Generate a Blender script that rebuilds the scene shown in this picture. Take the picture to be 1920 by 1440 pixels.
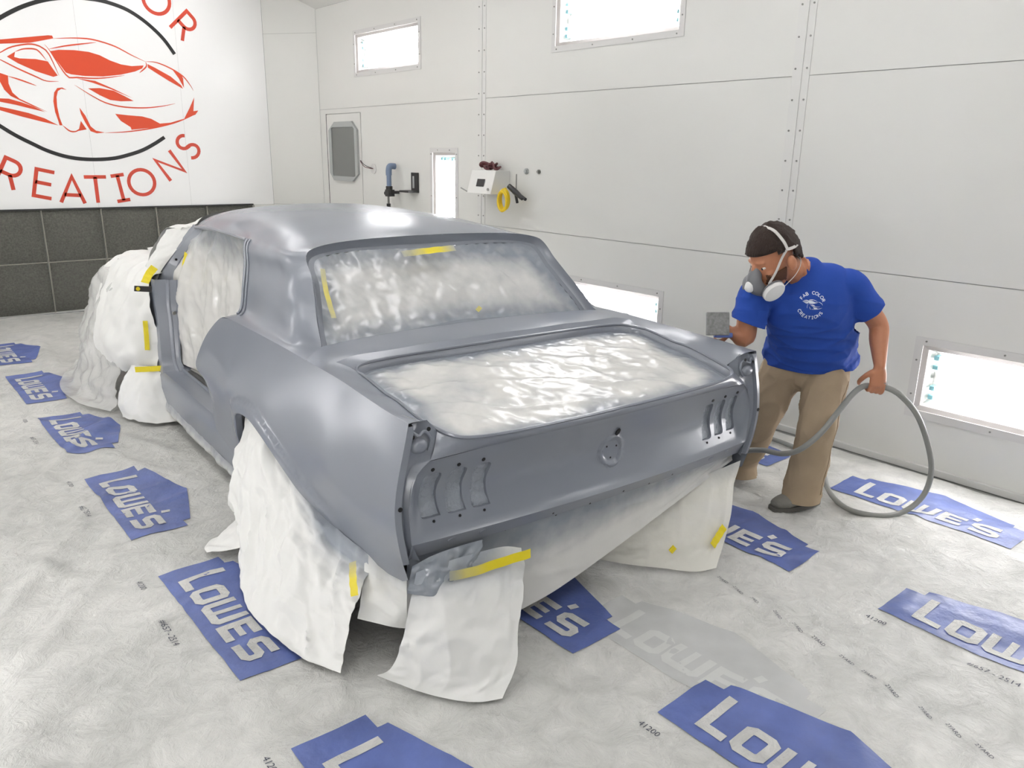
import bpy, bmesh, math, random
import numpy as np
from mathutils import Vector, Matrix
from mathutils.geometry import delaunay_2d_cdt
from mathutils.bvhtree import BVHTree

for _o in list(bpy.data.objects):
    bpy.data.objects.remove(_o)
random.seed(7)
scene = bpy.context.scene
COL = scene.collection
PI = math.pi

# ------------------------------------------------------------------ camera
FPX, YAW, PITCH, ROLL = 1466.756, 0.70187, 0.28290, 0.01724
CAM = (-2.1109, -1.9142, 1.7190)
_f = np.array([math.sin(YAW)*math.cos(PITCH), math.cos(YAW)*math.cos(PITCH), -math.sin(PITCH)])
_r = np.array([math.cos(YAW), -math.sin(YAW), 0.0])
_u = np.cross(_r, _f)
R2 = _r*math.cos(ROLL) + _u*math.sin(ROLL)
U2 = -_r*math.sin(ROLL) + _u*math.cos(ROLL)
cam_data = bpy.data.cameras.new('camera')
cam_data.sensor_fit = 'HORIZONTAL'
cam_data.sensor_width = 36.0
cam_data.lens = FPX/1920*36.0
cam_data.clip_start = 0.05
cam = bpy.data.objects.new('camera', cam_data)
M = Matrix.Identity(4)
for i in range(3):
    M[i][0], M[i][1], M[i][2], M[i][3] = R2[i], U2[i], -_f[i], CAM[i]
cam.matrix_world = M
COL.objects.link(cam)
scene.camera = cam

# ------------------------------------------------------------------ world and exposure
world = bpy.data.worlds.new('world')
scene.world = world
world.use_nodes = True
world.node_tree.nodes['Background'].inputs[0].default_value = (0.75, 0.77, 0.8, 1)
world.node_tree.nodes['Background'].inputs[1].default_value = 0.3
scene.view_settings.view_transform = 'Standard'
scene.view_settings.look = 'None'
scene.view_settings.gamma = 1.0
scene.view_settings.use_curve_mapping = False
scene.view_settings.exposure = 0.0
scene.cycles.max_bounces = 7
scene.cycles.diffuse_bounces = 4
scene.cycles.glossy_bounces = 3
scene.cycles.transmission_bounces = 3
scene.cycles.transparent_max_bounces = 8
TUBE_POWER = 33.0          # emission strength of the fluorescent tubes

# ------------------------------------------------------------------ dimensions of the booth
XR, YB, XL, YF = 2.453, 7.68, -2.9, -4.4      # right wall, back wall, left wall, front wall
ZW, ZC = 3.31, 3.80                              # wall top, flat ceiling
CAR_YAW = -0.0547

# ------------------------------------------------------------------ helpers
def lin(c):
    if isinstance(c, str):
        c = tuple(int(c[i:i+2], 16)/255 for i in (0, 2, 4))
    return tuple((v/12.92 if v <= .04045 else ((v+.055)/1.055)**2.4) for v in c[:3]) + (1,)

def material(name, col, rough=.5, metal=0., spec=.5, bump=None, var=None, coat=0., emit=None, sub=None, trans=0.):
    """bump=(scale, strength, detail[, stretch xyz]); var=(scale, amount) darkens and lightens the colour by noise"""
    m = bpy.data.materials.new(name)
    m.use_nodes = True
    nt = m.node_tree
    b = nt.nodes['Principled BSDF']
    b.inputs['Base Color'].default_value = lin(col)
    b.inputs['Roughness'].default_value = rough
    b.inputs['Metallic'].default_value = metal
    b.inputs['Specular IOR Level'].default_value = spec
    b.inputs['Coat Weight'].default_value = coat
    b.inputs['Coat Roughness'].default_value = .2
    if trans:
        b.inputs['Transmission Weight'].default_value = trans
    if emit:
        b.inputs['Emission Color'].default_value = lin(emit[0])
        b.inputs['Emission Strength'].default_value = emit[1]
    tc = nt.nodes.new('ShaderNodeTexCoord')
    if var:
        n = nt.nodes.new('ShaderNodeTexNoise')
        n.inputs['Scale'].default_value = var[0]
        n.inputs['Detail'].default_value = 6
        nt.links.new(tc.outputs['Object'], n.inputs['Vector'])
        mr = nt.nodes.new('ShaderNodeMapRange')
        mr.inputs[1].default_value, mr.inputs[2].default_value = .25, .75
        mr.inputs[3].default_value, mr.inputs[4].default_value = 1-var[1], 1+var[1]*.5
        nt.links.new(n.outputs['Fac'], mr.inputs[0])
        mx = nt.nodes.new('ShaderNodeMix')
        mx.data_type = 'RGBA'
        mx.blend_type = 'MULTIPLY'
        mx.inputs[0].default_value = 1
        mx.inputs[6].default_value = lin(col)
        nt.links.new(mr.outputs[0], mx.inputs[7])
        nt.links.new(mx.outputs[2], b.inputs['Base Color'])
    if bump:
        n = nt.nodes.new('ShaderNodeTexNoise')
        n.inputs['Scale'].default_value = bump[0]
        n.inputs['Detail'].default_value = bump[2]
        src = tc.outputs['Object']
        if len(bump) > 3:
            mp = nt.nodes.new('ShaderNodeMapping')
            mp.inputs['Scale'].default_value = bump[3]
            nt.links.new(src, mp.inputs[0])
            src = mp.outputs[0]
        nt.links.new(src, n.inputs['Vector'])
        bp = nt.nodes.new('ShaderNodeBump')
        bp.inputs['Strength'].default_value = bump[1]
        bp.inputs['Distance'].default_value = .01
        nt.links.new(n.outputs['Fac'], bp.inputs['Height'])
        nt.links.new(bp.outputs[0], b.inputs['Normal'])
    return m

def tag(o, label=None, cat=None, group=None, kind=None):
    if label: o['label'] = label
    if cat: o['category'] = cat
    if group: o['group'] = group
    if kind: o['kind'] = kind
    return o

def empty(name, loc=(0, 0, 0), rz=0., label=None, cat=None, group=None, kind=None):
    o = bpy.data.objects.new(name, None)
    o.empty_display_size = .1
    o.location = loc
    o.rotation_euler = (0, 0, rz)
    COL.objects.link(o)
    return tag(o, label, cat, group, kind)

class MB:
    """collects vertices and faces of one mesh"""
    def __init__(self):
        self.v, self.f, self.c = [], [], []
    def add(self, vs, fs, col=None):
        k = len(self.v)
        self.v += [tuple(float(x) for x in p) for p in vs]
        self.f += [tuple(i+k for i in f) for f in fs]
        if col is not None:
            self.c += [float(x) for x in col]
        return self
    def grid(self, G, close_u=False, close_v=False):
        G = np.asarray(G)
        n, m = G.shape[:2]
        fs = []
        for i in range(n-(0 if close_u else 1)):
            for j in range(m-(0 if close_v else 1)):
                a, b = i, (i+1) % n
                c, d = j, (j+1) % m
                fs.append((a*m+c, b*m+c, b*m+d, a*m+d))
        return self.add(G.reshape(-1, 3), fs)
    def loft(self, *lines, close=False):
        return self.grid(np.array([np.asarray(l, float) for l in lines]), close_v=close)
    def box(self, c, s, rot=None):
        vs = [Vector(((i & 1)-.5, ((i >> 1) & 1)-.5, (i >> 2)-.5)) for i in range(8)]
        vs = [Vector((v.x*s[0], v.y*s[1], v.z*s[2])) for v in vs]
        if rot is not None:
            vs = [rot @ v for v in vs]
        vs = [v+Vector(c) for v in vs]
        return self.add(vs, [(0, 2, 3, 1), (4, 5, 7, 6), (0, 1, 5, 4), (2, 6, 7, 3), (0, 4, 6, 2), (1, 3, 7, 5)])
    def tube(self, pts, r, n=8, closed=False, cap=True):
        P = [Vector(p) for p in pts]
        N = len(P)
        rr = r if hasattr(r, '__len__') else [r]*N
        rings = []
        up = None
        for i, p in enumerate(P):
            a = P[(i-1) % N] if (i or closed) else p
            b = P[(i+1) % N] if (i < N-1 or closed) else p
            t = (b-a).normalized() if (b-a).length > 1e-9 else Vector((0, 0, 1))
            if up is None:
                up = t.orthogonal().normalized()
            up = (up - t*up.dot(t))
            up = up.normalized() if up.length > 1e-6 else t.orthogonal().normalized()
            s = t.cross(up)
            rings.append([p + (up*math.cos(2*PI*k/n) + s*math.sin(2*PI*k/n))*rr[i] for k in range(n)])
        k0 = len(self.v)
        self.grid(np.array([[tuple(q) for q in g] for g in rings]), close_u=closed, close_v=True)
        if cap and not closed:
            self.f.append(tuple(range(k0, k0+n))[::-1])
            self.f.append(tuple(range(k0+(N-1)*n, k0+N*n)))
        return self
    def disc(self, c, nrm, r, h=0.001, n=12, ry=None, up=None):
        nrm = Vector(nrm).normalized()
        a = (Vector(up) if up else nrm.orthogonal()).normalized()
        b = nrm.cross(a)
        c = Vector(c)
        ry = ry or r
        vs = [c + a*math.cos(2*PI*k/n)*r + b*math.sin(2*PI*k/n)*ry for k in range(n)]
        vs += [v+nrm*h for v in vs]
        fs = [tuple(range(n))[::-1], tuple(range(n, 2*n))] + [(k, (k+1) % n, n+(k+1) % n, n+k) for k in range(n)]
        return self.add(vs, fs)
    def build(self, name, mat, parent=None, smooth=True, angle=40, bevel=0, label=None):
        me = bpy.data.meshes.new(name)
        me.from_pydata(self.v, [], self.f)
        if self.c and len(self.c) == len(self.v):
            at = me.color_attributes.new('paint', 'FLOAT_COLOR', 'POINT')
            arr = np.ones((len(self.c), 4), np.float32)
            arr[:, :3] = np.array(self.c)[:, None]
            at.data.foreach_set('color', arr.ravel())
        bm = bmesh.new()
        bm.from_mesh(me)
        bmesh.ops.remove_doubles(bm, verts=bm.verts, dist=1e-5)
        if bevel:
            bmesh.ops.bevel(bm, geom=list(bm.edges), offset=bevel, segments=2, affect='EDGES', profile=.6)
        bmesh.ops.recalc_face_normals(bm, faces=bm.faces)
        bm.to_mesh(me)
        bm.free()
        if smooth:
            me.shade_smooth()
            me.set_sharp_from_angle(angle=math.radians(angle))
        me.materials.append(mat)
        o = bpy.data.objects.new(name, me)
        COL.objects.link(o)
        if parent:
            o.parent = parent
        if label:
            o['label'] = label
        return o

def instance(o, parent=None, loc=None, rot=None):
    c = o.copy()
    COL.objects.link(c)
    c.parent = parent
    if loc is not None: c.location = loc
    if rot is not None: c.rotation_euler = rot
    return c

def copy_tree(o, parent=None):
    c = instance(o, parent)
    for ch in list(o.children):
        copy_tree(ch, c)
    return c

# numpy gradient noise --------------------------------------------------------
_rng = np.random.RandomState(11)
_perm = np.concatenate([_rng.permutation(256)]*3)
_ang = _rng.rand(256)*2*PI
_gx, _gy = np.cos(_ang), np.sin(_ang)
def perlin(x, y, seed=0):
    x = np.asarray(x, float)+seed*17.31
    y = np.asarray(y, float)+seed*9.77
    xi, yi = np.floor(x).astype(int), np.floor(y).astype(int)
    xf, yf = x-xi, y-yi
    u, v = xf**3*(xf*(xf*6-15)+10), yf**3*(yf*(yf*6-15)+10)
    def g(i, j):
        h = _perm[(_perm[(xi+i) & 255]+yi+j) & 255]
        return _gx[h]*(xf-i)+_gy[h]*(yf-j)
    a = g(0, 0)*(1-u)+g(1, 0)*u
    b = g(0, 1)*(1-u)+g(1, 1)*u
    return (a*(1-v)+b*v)*1.5
def ridge(x, y, seed=0, p=3):
    return np.clip(1-np.abs(perlin(x, y, seed))*1.6, 0, 1)**p

_val = _rng.rand(256)*2-1
def facet(x, y, seed=0):
    """random heights joined by flat triangles: sharp creases like crumpled film"""
    x = np.asarray(x, float); y = np.asarray(y, float)
    wx, wy = .45*perlin(x*.45, y*.45, seed+21), .45*perlin(x*.45, y*.45, seed+22)
    x = x+wx+seed*13.7; y = y+wy+seed*7.3
    s = (x+y)*.366
    u, v = x+s, y+s
    i, j = np.floor(u).astype(int), np.floor(v).astype(int)
    fu, fv = u-i, v-j
    h = lambda a, b: _val[_perm[(_perm[(i+a) & 255]+j+b) & 255]]
    h00, h11 = h(0, 0), h(1, 1)
    return np.where(fu > fv, h00+(h(1, 0)-h00)*fu+(h11-h(1, 0))*fv, h00+(h(0, 1)-h00)*fv+(h11-h(0, 1))*fu)

def sstep(a, b, x):
    t = np.clip((np.asarray(x, float)-a)/(b-a), 0, 1)
    return t*t*(3-2*t)

class TPS:
    def __init__(self, pts, vals, lam=0.):
        self.p = np.asarray(pts, float)
        v = np.asarray(vals, float)
        self.v1 = v.ndim == 1
        v = v.reshape(len(self.p), -1)
        n = len(self.p)
        A = np.zeros((n+3, n+3))
        A[:n, :n] = self.k(self.p, self.p)+np.eye(n)*lam
        A[:n, n] = 1
        A[:n, n+1:] = self.p
        A[n:, :n] = A[:n, n:].T
        self.w = np.linalg.solve(A, np.vstack([v, np.zeros((3, v.shape[1]))]))
    @staticmethod
    def k(a, b):
        d = ((a[:, None]-b[None])**2).sum(-1)
        return np.where(d > 1e-14, d*np.log(np.maximum(d, 1e-14)), 0)
    def __call__(self, q):
        q = np.atleast_2d(np.asarray(q, float))
        r = self.k(q, self.p) @ self.w[:-3] + self.w[-3] + q @ self.w[-2:]
        return r[:, 0] if self.v1 else r

def inside(pts, poly):
    x, y = pts[:, 0], pts[:, 1]
    r = np.zeros(len(pts), bool)
    P = np.asarray(poly)
    for (x1, y1), (x2, y2) in zip(P, np.roll(P, -1, 0)):
        c = ((y1 > y) != (y2 > y))
        with np.errstate(divide='ignore', invalid='ignore'):
            r ^= c & (x < (x2-x1)*(y-y1)/(y2-y1+1e-30)+x1)
    return r

def densify(poly, step, closed=True):
    out = []
    n = len(poly)
    for i in range(n if closed else n-1):
        a, b = np.array(poly[i], float), np.array(poly[(i+1) % n], float)
        k = max(1, int(math.ceil(np.linalg.norm(b-a)/step)))
        out += [a+(b-a)*t/k for t in range(k)]
    if not closed:
        out.append(np.array(poly[-1], float))
    return np.array(out)

def smooth_line(pts, n):
    """Catmull-Rom through the points, n samples"""
    P = np.asarray(pts, float)
    m = len(P)
    Q = np.vstack([2*P[0]-P[1], P, 2*P[-1]-P[-2]])
    d = np.concatenate([[0], np.cumsum(np.linalg.norm(np.diff(P, axis=0), axis=1))])
    t = np.interp(np.linspace(0, d[-1], n), d, np.arange(m))
    i = np.minimum(t.astype(int), m-2)
    f = (t-i)[:, None]
    a, b, c, e = Q[i], Q[i+1], Q[i+2], Q[i+3]
    return .5*(2*b+(c-a)*f+(2*a-5*b+4*c-e)*f**2+(-a+3*b-3*c+e)*f**3)

def cdt(outer, holes, step, extra=None, dens=True):
    """triangulates a polygon with holes, filled with grid points; returns 2d points, triangles, loops"""
    loops = [densify(l, step) if dens else np.asarray(l, float) for l in [outer]+list(holes)]
    pts, edges = [], []
    for l in loops:
        k = len(pts)
        pts += list(l)
        edges += [(k+i, k+(i+1) % len(l)) for i in range(len(l))]
    B = np.array(pts)
    lo, hi = B.min(0), B.max(0)
    gx, gy = np.meshgrid(np.arange(lo[0]+step*.5, hi[0], step), np.arange(lo[1]+step*.43, hi[1], step*.87))
    gx = gx+(np.arange(gx.shape[0]) % 2)[:, None]*step*.5
    g = np.stack([gx.ravel(), gy.ravel()], 1)
    if extra is not None:
        g = np.vstack([g, extra])
    ok = inside(g, loops[0])
    for h in loops[1:]:
        ok &= ~inside(g, h)
    g = g[ok]
    if len(g):
        dmin = np.full(len(g), 9.)
        for s in range(0, len(B), 400):
            dmin = np.minimum(dmin, np.sqrt(((g[:, None]-B[None, s:s+400])**2).sum(-1)).min(1))
        g = g[dmin > step*.5]
    allp = np.vstack([B, g]) if len(g) else B
    vs, _, fs, *_ = delaunay_2d_cdt([Vector(p) for p in allp], edges, [], 0, 1e-7)
    V = np.array([tuple(v) for v in vs])
    F = np.array([f for f in fs])
    c = V[F].mean(1)
    ok = inside(c, loops[0])
    for h in loops[1:]:
        ok &= ~inside(c, h)
    return V, [tuple(int(i) for i in f) for f in F[ok]], loops

def rect(x0, y0, x1, y1):
    return [(x0, y0), (x1, y0), (x1, y1), (x0, y1)]

def round_rect(x0, y0, x1, y1, r, n=5):
    out = []
    for cx, cy, a in ((x1-r, y0+r, -90), (x1-r, y1-r, 0), (x0+r, y1-r, 90), (x0+r, y0+r, 180)):
        out += [(cx+r*math.cos(math.radians(a+90*i/n)), cy+r*math.sin(math.radians(a+90*i/n))) for i in range(n+1)]
    return out

# ------------------------------------------------------------------ materials
MAT = {}
MAT['wall'] = material('booth_white', 'd9d9d4', .32, spec=.5, bump=(2.2, .05, 3), var=(1.1, .025))
MAT['wall_gap'] = material('panel_joint', 'aeafab', .6)
MAT['bright_panel'] = material('brightened_white', 'f4f4f2', .3, bump=(2.2, .04, 3))  # back panels paler than booth white, stronger light there put into the colour
MAT['dimming_grey'] = material('dimming_grey', '8c8d8a', .5)
MAT['strip'] = material('white_trim', 'd6d6d2', .35)
MAT['screw'] = material('zinc_screw', '8c8c88', .4, metal=.7)
MAT['frame'] = material('fixture_frame', 'cfcecb', .4)
MAT['bezel'] = material('brushed_bezel', 'a39f9b', .38, metal=.45)
MAT['reflector'] = material('reflector_white', 'c4c4c0', .35)
MAT['socket'] = material('tube_socket', '7fb4bd', .4)
MAT['ballast'] = material('ballast_cover', 'd0cfc9', .4)
MAT['tube'] = material('lit_tube', 'ffffff', .4, emit=('fbf8fd', TUBE_POWER))
MAT['floor'] = material('concrete_grey', '8d8d89', .7, var=(3, .2))
MAT['red'] = material('red_vinyl', 'c8442e', .4)
MAT['orange'] = material('orange_red_vinyl', 'd0451f', .4)
MAT['black_vinyl'] = material('black_vinyl', '1d1d1d', .4)
MAT['filter'] = material('filter_pad', '6d6d66', .95, spec=.1, bump=(160, 1.0, 4), var=(60, .35))
MAT['wire'] = material('filter_wire', '9a978c', .5, metal=.5)
MAT['grey_glass'] = material('tinted_glass', '6e706c', .25)
MAT['seal'] = material('window_seal', 'a6a9a7', .5)
MAT['black'] = material('black_plastic', '2a2a2a', .45)
MAT['dark'] = material('dark_hole', '0c0c0c', .8)
MAT['paint'] = material('grey_primer', '777c85', .27, spec=.85, bump=(260, .02, 2), coat=.0)
MAT['under'] = material('underbody', '3a3c3e', .8)
MAT['tyre'] = material('tyre_rubber', '1c1c1c', .8)
MAT['tape'] = material('yellow_tape', 'dcc918', .55, bump=(120, .2, 3))
MAT['skin'] = material('skin', 'b57a5a', .5, var=(25, .08))
MAT['hair'] = material('dark_hair', '2c1c12', .7, bump=(220, 1.0, 5, (1, 1, .25)))
MAT['beard'] = material('beard_hair', '5f3c28', .7, bump=(300, .8, 4))
MAT['shirt'] = material('blue_cotton', '2a4a9e', .85, spec=.2, bump=(500, .15, 2), var=(6, .10))
MAT['pants'] = material('khaki_cotton', 'a5937b', .85, spec=.2, bump=(400, .2, 2), var=(8, .10))
MAT['shoe'] = material('grey_shoe', '7a7871', .7, var=(18, .2), bump=(200, .3, 3))
MAT['sole'] = material('shoe_sole', '55534e', .7)
MAT['mask_rubber'] = material('respirator_grey', '6f7073', .45)
MAT['mask_white'] = material('respirator_white', 'dcdcda', .5)
MAT['strap'] = material('strap_grey', 'c9c6c1', .6)
MAT['print'] = material('shirt_print', 'dfe5f0', .7)
MAT['hose'] = material('grey_hose', '848581', .45, bump=(200, .1, 2))
MAT['steel'] = material('worn_steel', '8b8b8a', .45, metal=.3, var=(70, .35))
MAT['blue_glove'] = material('blue_plastic', '5468a8', .5)
MAT['yellow_hose'] = material('yellow_hose', 'e3c321', .4)
MAT['maroon'] = material('maroon_cable', '5e2f33', .5)
MAT['box'] = material('white_box', 'dededa', .35)
MAT['blue_grey'] = material('blue_grey_plastic', '6d7d96', .35)
MAT['blue_print'] = material('blue_print', '5767a0', .42, bump=(9, 1.0, 9), var=(7, .28))
MAT['small_print'] = material('grey_print', '4a4d58', .6)

def masking(name, col, paintcol='8d939a', rough=.4, bump=(30, .5, 6), trans=0.):
    """white masking sheet whose overspray follows the vertex attribute 'paint'"""
    m = material(name, col, rough, bump=bump)
    nt = m.node_tree
    b = nt.nodes['Principled BSDF']
    at = nt.nodes.new('ShaderNodeAttribute')
    at.attribute_name = 'paint'
    no = nt.nodes.new('ShaderNodeTexNoise')
    no.inputs['Scale'].default_value = 14
    no.inputs['Detail'].default_value = 5
    tc = nt.nodes.new('ShaderNodeTexCoord')
    nt.links.new(tc.outputs['Object'], no.inputs['Vector'])
    ma = nt.nodes.new('ShaderNodeMath')
    ma.operation = 'MULTIPLY_ADD'
    ma.inputs[1].default_value = .5
    nt.links.new(no.outputs['Fac'], ma.inputs[0])
    sb = nt.nodes.new('ShaderNodeMath')
    sb.operation = 'SUBTRACT'
    sb.inputs[1].default_value = .25
    sb.use_clamp = True
    nt.links.new(at.outputs['Fac'], ma.inputs[2])
    nt.links.new(ma.outputs[0], sb.inputs[0])
    mu = nt.nodes.new('ShaderNodeMath')
    mu.operation = 'MULTIPLY'
    mu.use_clamp = True
    st = nt.nodes.new('ShaderNodeMath')
    st.operation = 'MULTIPLY'
    st.inputs[1].default_value = 6
    st.use_clamp = True
    nt.links.new(at.outputs['Fac'], st.inputs[0])
    nt.links.new(sb.outputs[0], mu.inputs[0])
    nt.links.new(st.outputs[0], mu.inputs[1])
    mx = nt.nodes.new('ShaderNodeMix')
    mx.data_type = 'RGBA'
    mx.inputs[6].default_value = lin(col)
    mx.inputs[7].default_value = lin(paintcol)
    nt.links.new(mu.outputs[0], mx.inputs[0])
    nt.links.new(mx.outputs[2], b.inputs['Base Color'])
    if trans:
        out = nt.nodes['Material Output']
        tr = nt.nodes.new('ShaderNodeBsdfTransparent')
        ms = nt.nodes.new('ShaderNodeMixShader')
        ms.inputs[0].default_value = trans
        nt.links.new(b.outputs[0], ms.inputs[1])
        nt.links.new(tr.outputs[0], ms.inputs[2])
        nt.links.new(ms.outputs[0], out.inputs[0])
    return m
MAT['film'] = masking('masking_film', 'cdccc7', paintcol='7f858d', rough=.24, bump=(7, .3, 8))
MAT['tape_over'] = masking('oversprayed_tape', 'd8c61a', rough=.5, bump=(60, .2, 3))
MAT['paper'] = masking('masking_paper', 'dededa', rough=.5, bump=(8, .3, 8))
MAT['clear'] = masking('clear_plastic', 'dcdcd8', rough=.25, bump=(14, .8, 7), trans=.35)
MAT['thin_film'] = masking('thin_film', 'e2e0d6', rough=.4, bump=(14, .5, 6), trans=.12)

def glass_pane():
    m = bpy.data.materials.new('clear_pane')
    m.use_nodes = True
    nt = m.node_tree
    nt.nodes.remove(nt.nodes['Principled BSDF'])
    t = nt.nodes.new('ShaderNodeBsdfTransparent')
    t.inputs[0].default_value = (.95, .96, .95, 1)
    g = nt.nodes.new('ShaderNodeBsdfGlossy')
    g.inputs['Roughness'].default_value = .05
    ms = nt.nodes.new('ShaderNodeMixShader')
    ms.inputs[0].default_value = .06
    nt.links.new(t.outputs[0], ms.inputs[1])
    nt.links.new(g.outputs[0], ms.inputs[2])
    nt.links.new(ms.outputs[0], nt.nodes['Material Output'].inputs[0])
    return m
MAT['pane'] = glass_pane()

def cloth_material():
    m = material('plastic_drop_cloth', 'c9c9c4', .38)
    nt = m.node_tree
    b = nt.nodes['Principled BSDF']
    tc = nt.nodes.new('ShaderNodeTexCoord')
    n1 = nt.nodes.new('ShaderNodeTexNoise'); n1.inputs['Scale'].default_value = 1.6; n1.inputs['Detail'].default_value = 8
    n2 = nt.nodes.new('ShaderNodeTexNoise'); n2.inputs['Scale'].default_value = 9; n2.inputs['Detail'].default_value = 9
    n2.inputs['Roughness'].default_value = .68
    n2.inputs['Distortion'].default_value = .6
    n3 = nt.nodes.new('ShaderNodeTexNoise'); n3.inputs['Scale'].default_value = 34; n3.inputs['Detail'].default_value = 5
    for n in (n1, n2, n3):
        nt.links.new(tc.outputs['Object'], n.inputs['Vector'])
    cr = nt.nodes.new('ShaderNodeValToRGB')
    cr.color_ramp.elements[0].position = .32; cr.color_ramp.elements[0].color = lin('b0b1ac')
    cr.color_ramp.elements[1].position = .66; cr.color_ramp.elements[1].color = lin('dddcd7')
    mxf = nt.nodes.new('ShaderNodeMath'); mxf.operation = 'MULTIPLY_ADD'; mxf.inputs[1].default_value = .55
    hf = nt.nodes.new('ShaderNodeMath'); hf.operation = 'MULTIPLY'; hf.inputs[1].default_value = .45
    nt.links.new(n1.outputs['Fac'], hf.inputs[0])
    nt.links.new(n2.outputs['Fac'], mxf.inputs[0])
    nt.links.new(hf.outputs[0], mxf.inputs[2])
    nt.links.new(mxf.outputs[0], cr.inputs[0])
    nt.links.new(cr.outputs[0], b.inputs['Base Color'])
    ad = nt.nodes.new('ShaderNodeMath'); ad.operation = 'MULTIPLY_ADD'; ad.inputs[1].default_value = .25
    nt.links.new(n3.outputs['Fac'], ad.inputs[0]); nt.links.new(n2.outputs['Fac'], ad.inputs[2])
    bp = nt.nodes.new('ShaderNodeBump'); bp.inputs['Strength'].default_value = .95; bp.inputs['Distance'].default_value = .022
    nt.links.new(ad.outputs[0], bp.inputs['Height'])
    nt.links.new(bp.outputs[0], b.inputs['Normal'])
    return m
MAT['cloth'] = cloth_material()
MAT['faint_print'] = material('faint_print', 'b8b9b7', .4, bump=(9, .35, 8), var=(9, .1))
# ================================================================== THE BOOTH
def slab(name, pts3, mat, kind='structure', parent=None):
    return tag(MB().add(pts3, [tuple(range(len(pts3)))]).build(name, mat, parent, smooth=False), kind=kind)

slab('floor', [(XL, YF, -.004), (XR, YF, -.004), (XR, YB, -.004), (XL, YB, -.004)], MAT['floor'])

FIX_L, FIX_H = 1.32, .47
# light positions: (centre along the wall, centre height, vertical?)
RIGHT_LIGHTS = [(5.595, 2.76, 0), (2.405, 2.755, 0), (-.74, 2.755, 0), (2.42, .545, 0), (-.73, .545, 0), (4.565, 1.13, 1), (-3.5, 2.755, 0)]
LEFT_LIGHTS = [(5.6, 2.76, 0), (2.4, 2.76, 0), (-.74, 2.76, 0), (4.15, .545, 0), (1.05, .545, 0), (-2.1, .545, 0), (-3.5, 2.755, 0)]
CEIL_LIGHTS = [(x, y) for x in (-1.3, .75) for y in (-2.2, .75, 3.7, 6.55)]

def hole(c, z, vert):
    l, h = (FIX_H, FIX_L) if vert else (FIX_L, FIX_H)
    return (c-l/2+.03, z-h/2+.03, c+l/2-.03, z+h/2-.03)

def wall_panels(parent, x, ycuts, zcuts, holes, nx):
    """white sheet panels in front of a grey backing, joints 4 mm wide"""
    for a, b in zip(ycuts[:-1], ycuts[1:]):
        for c, d in zip(zcuts[:-1], zcuts[1:]):
            hs = []
            for h in holes:
                q = (max(h[0], a+.002), max(h[1], c+.002), min(h[2], b-.002), min(h[3], d-.002))
                if q[2] > q[0] and q[3] > q[1]:
                    hs.append(q)
            outer = rect(a+.002, c+.002, b-.002, d-.002)
            vs, fs, _ = cdt(outer, [rect(*h) for h in hs if h[1] > c+.003 and h[3] < d-.003], 1.6)
            edge = [h for h in hs if not (h[1] > c+.003 and h[3] < d-.003)]
            if edge:      # an opening that reaches the panel edge
                fs = [f for f in fs]
                V, fs = [], []
                ys = sorted({a+.002, b-.002} | {v for h in edge for v in (h[0], h[2])})
                zs = sorted({c+.002, d-.002} | {v for h in edge for v in (h[1], h[3])})
                for i in range(len(ys)-1):
                    for j in range(len(zs)-1):
                        m = ((ys[i]+ys[i+1])/2, (zs[j]+zs[j+1])/2)
                        if any(h[0] < m[0] < h[2] and h[1] < m[1] < h[3] for h in edge):
                            continue
                        k = len(V)
                        V += rect(ys[i], zs[j], ys[i+1], zs[j+1])
                        fs.append((k, k+1, k+2, k+3))
                vs = np.array(V)
            MB().add([(x, p[0], p[1]) for p in vs], fs).build('panel', MAT['wall'], parent, smooth=False)

DOOR = (6.146, 0.0, 6.958, 2.162)
def side_wall(name, x, lights, nx, door=None):
    hs = [hole(*l) for l in lights]
    z = ([] if door is None else [door])
    vs, fs, _ = cdt(rect(YF, 0, (7.11 if nx < 0 else YB), ZW), [rect(*h) for h in hs], 2.0)
    w = tag(MB().add([(x-nx*.006, p[0], p[1]) for p in vs], fs).build(name, MAT['wall_gap'], None, smooth=False), kind='structure')
    wall_panels(w, x, [YF, .84, 3.97, 7.11 if nx < 0 else YB], [0, 1.105, 2.214, ZW], hs+z, nx)
    return w
wall_right = side_wall('wall_right', XR, RIGHT_LIGHTS, -1, DOOR)
wall_left = side_wall('wall_left', XL, LEFT_LIGHTS, 1)
# back wall, its oblique corner panel and the front wall behind the viewer
wb = tag(MB().add([(XL, YB+.006, 0), (2.05, YB+.006, 0), (2.05, YB+.006, ZC), (XL, YB+.006, ZC)], [(0, 1, 2, 3)]).build('wall_back', MAT['wall_gap'], None, smooth=False), kind='structure')
for a, b in zip([XL, -2.0, -.97, .05, 1.043], [-2.0, -.97, .05, 1.043, 2.05]):
    MB().add([(a+.0008, YB, 1.1), (b-.0008, YB, 1.1), (b-.0008, YB, ZC), (a+.0008, YB, ZC)], [(0, 1, 2, 3)]).build('panel', MAT['bright_panel'], wb, smooth=False)
MB().add([(XL, YB, 0), (2.05, YB, 0), (2.05, YB, 1.098), (XL, YB, 1.098)], [(0, 1, 2, 3)]).build('panel', MAT['wall'], wb, smooth=False)
wc = tag(MB().add([(2.055, YB+.006, 0), (XR+.006, 7.105, 0), (XR+.006, 7.105, ZC), (2.055, YB+.006, ZC)], [(0, 1, 2, 3)]).build('wall_corner', MAT['wall_gap'], None, smooth=False), kind='structure')
for c, d in ((0, 1.105), (1.105, 3.06), (3.06, ZC)):
    MB().add([(2.052, YB-.003, c+.002), (XR-.002, 7.112, c+.002), (XR-.002, 7.112, d-.002), (2.052, YB-.003, d-.002)], [(0, 1, 2, 3)]).build('panel', MAT['wall'], wc, smooth=False)
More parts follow.
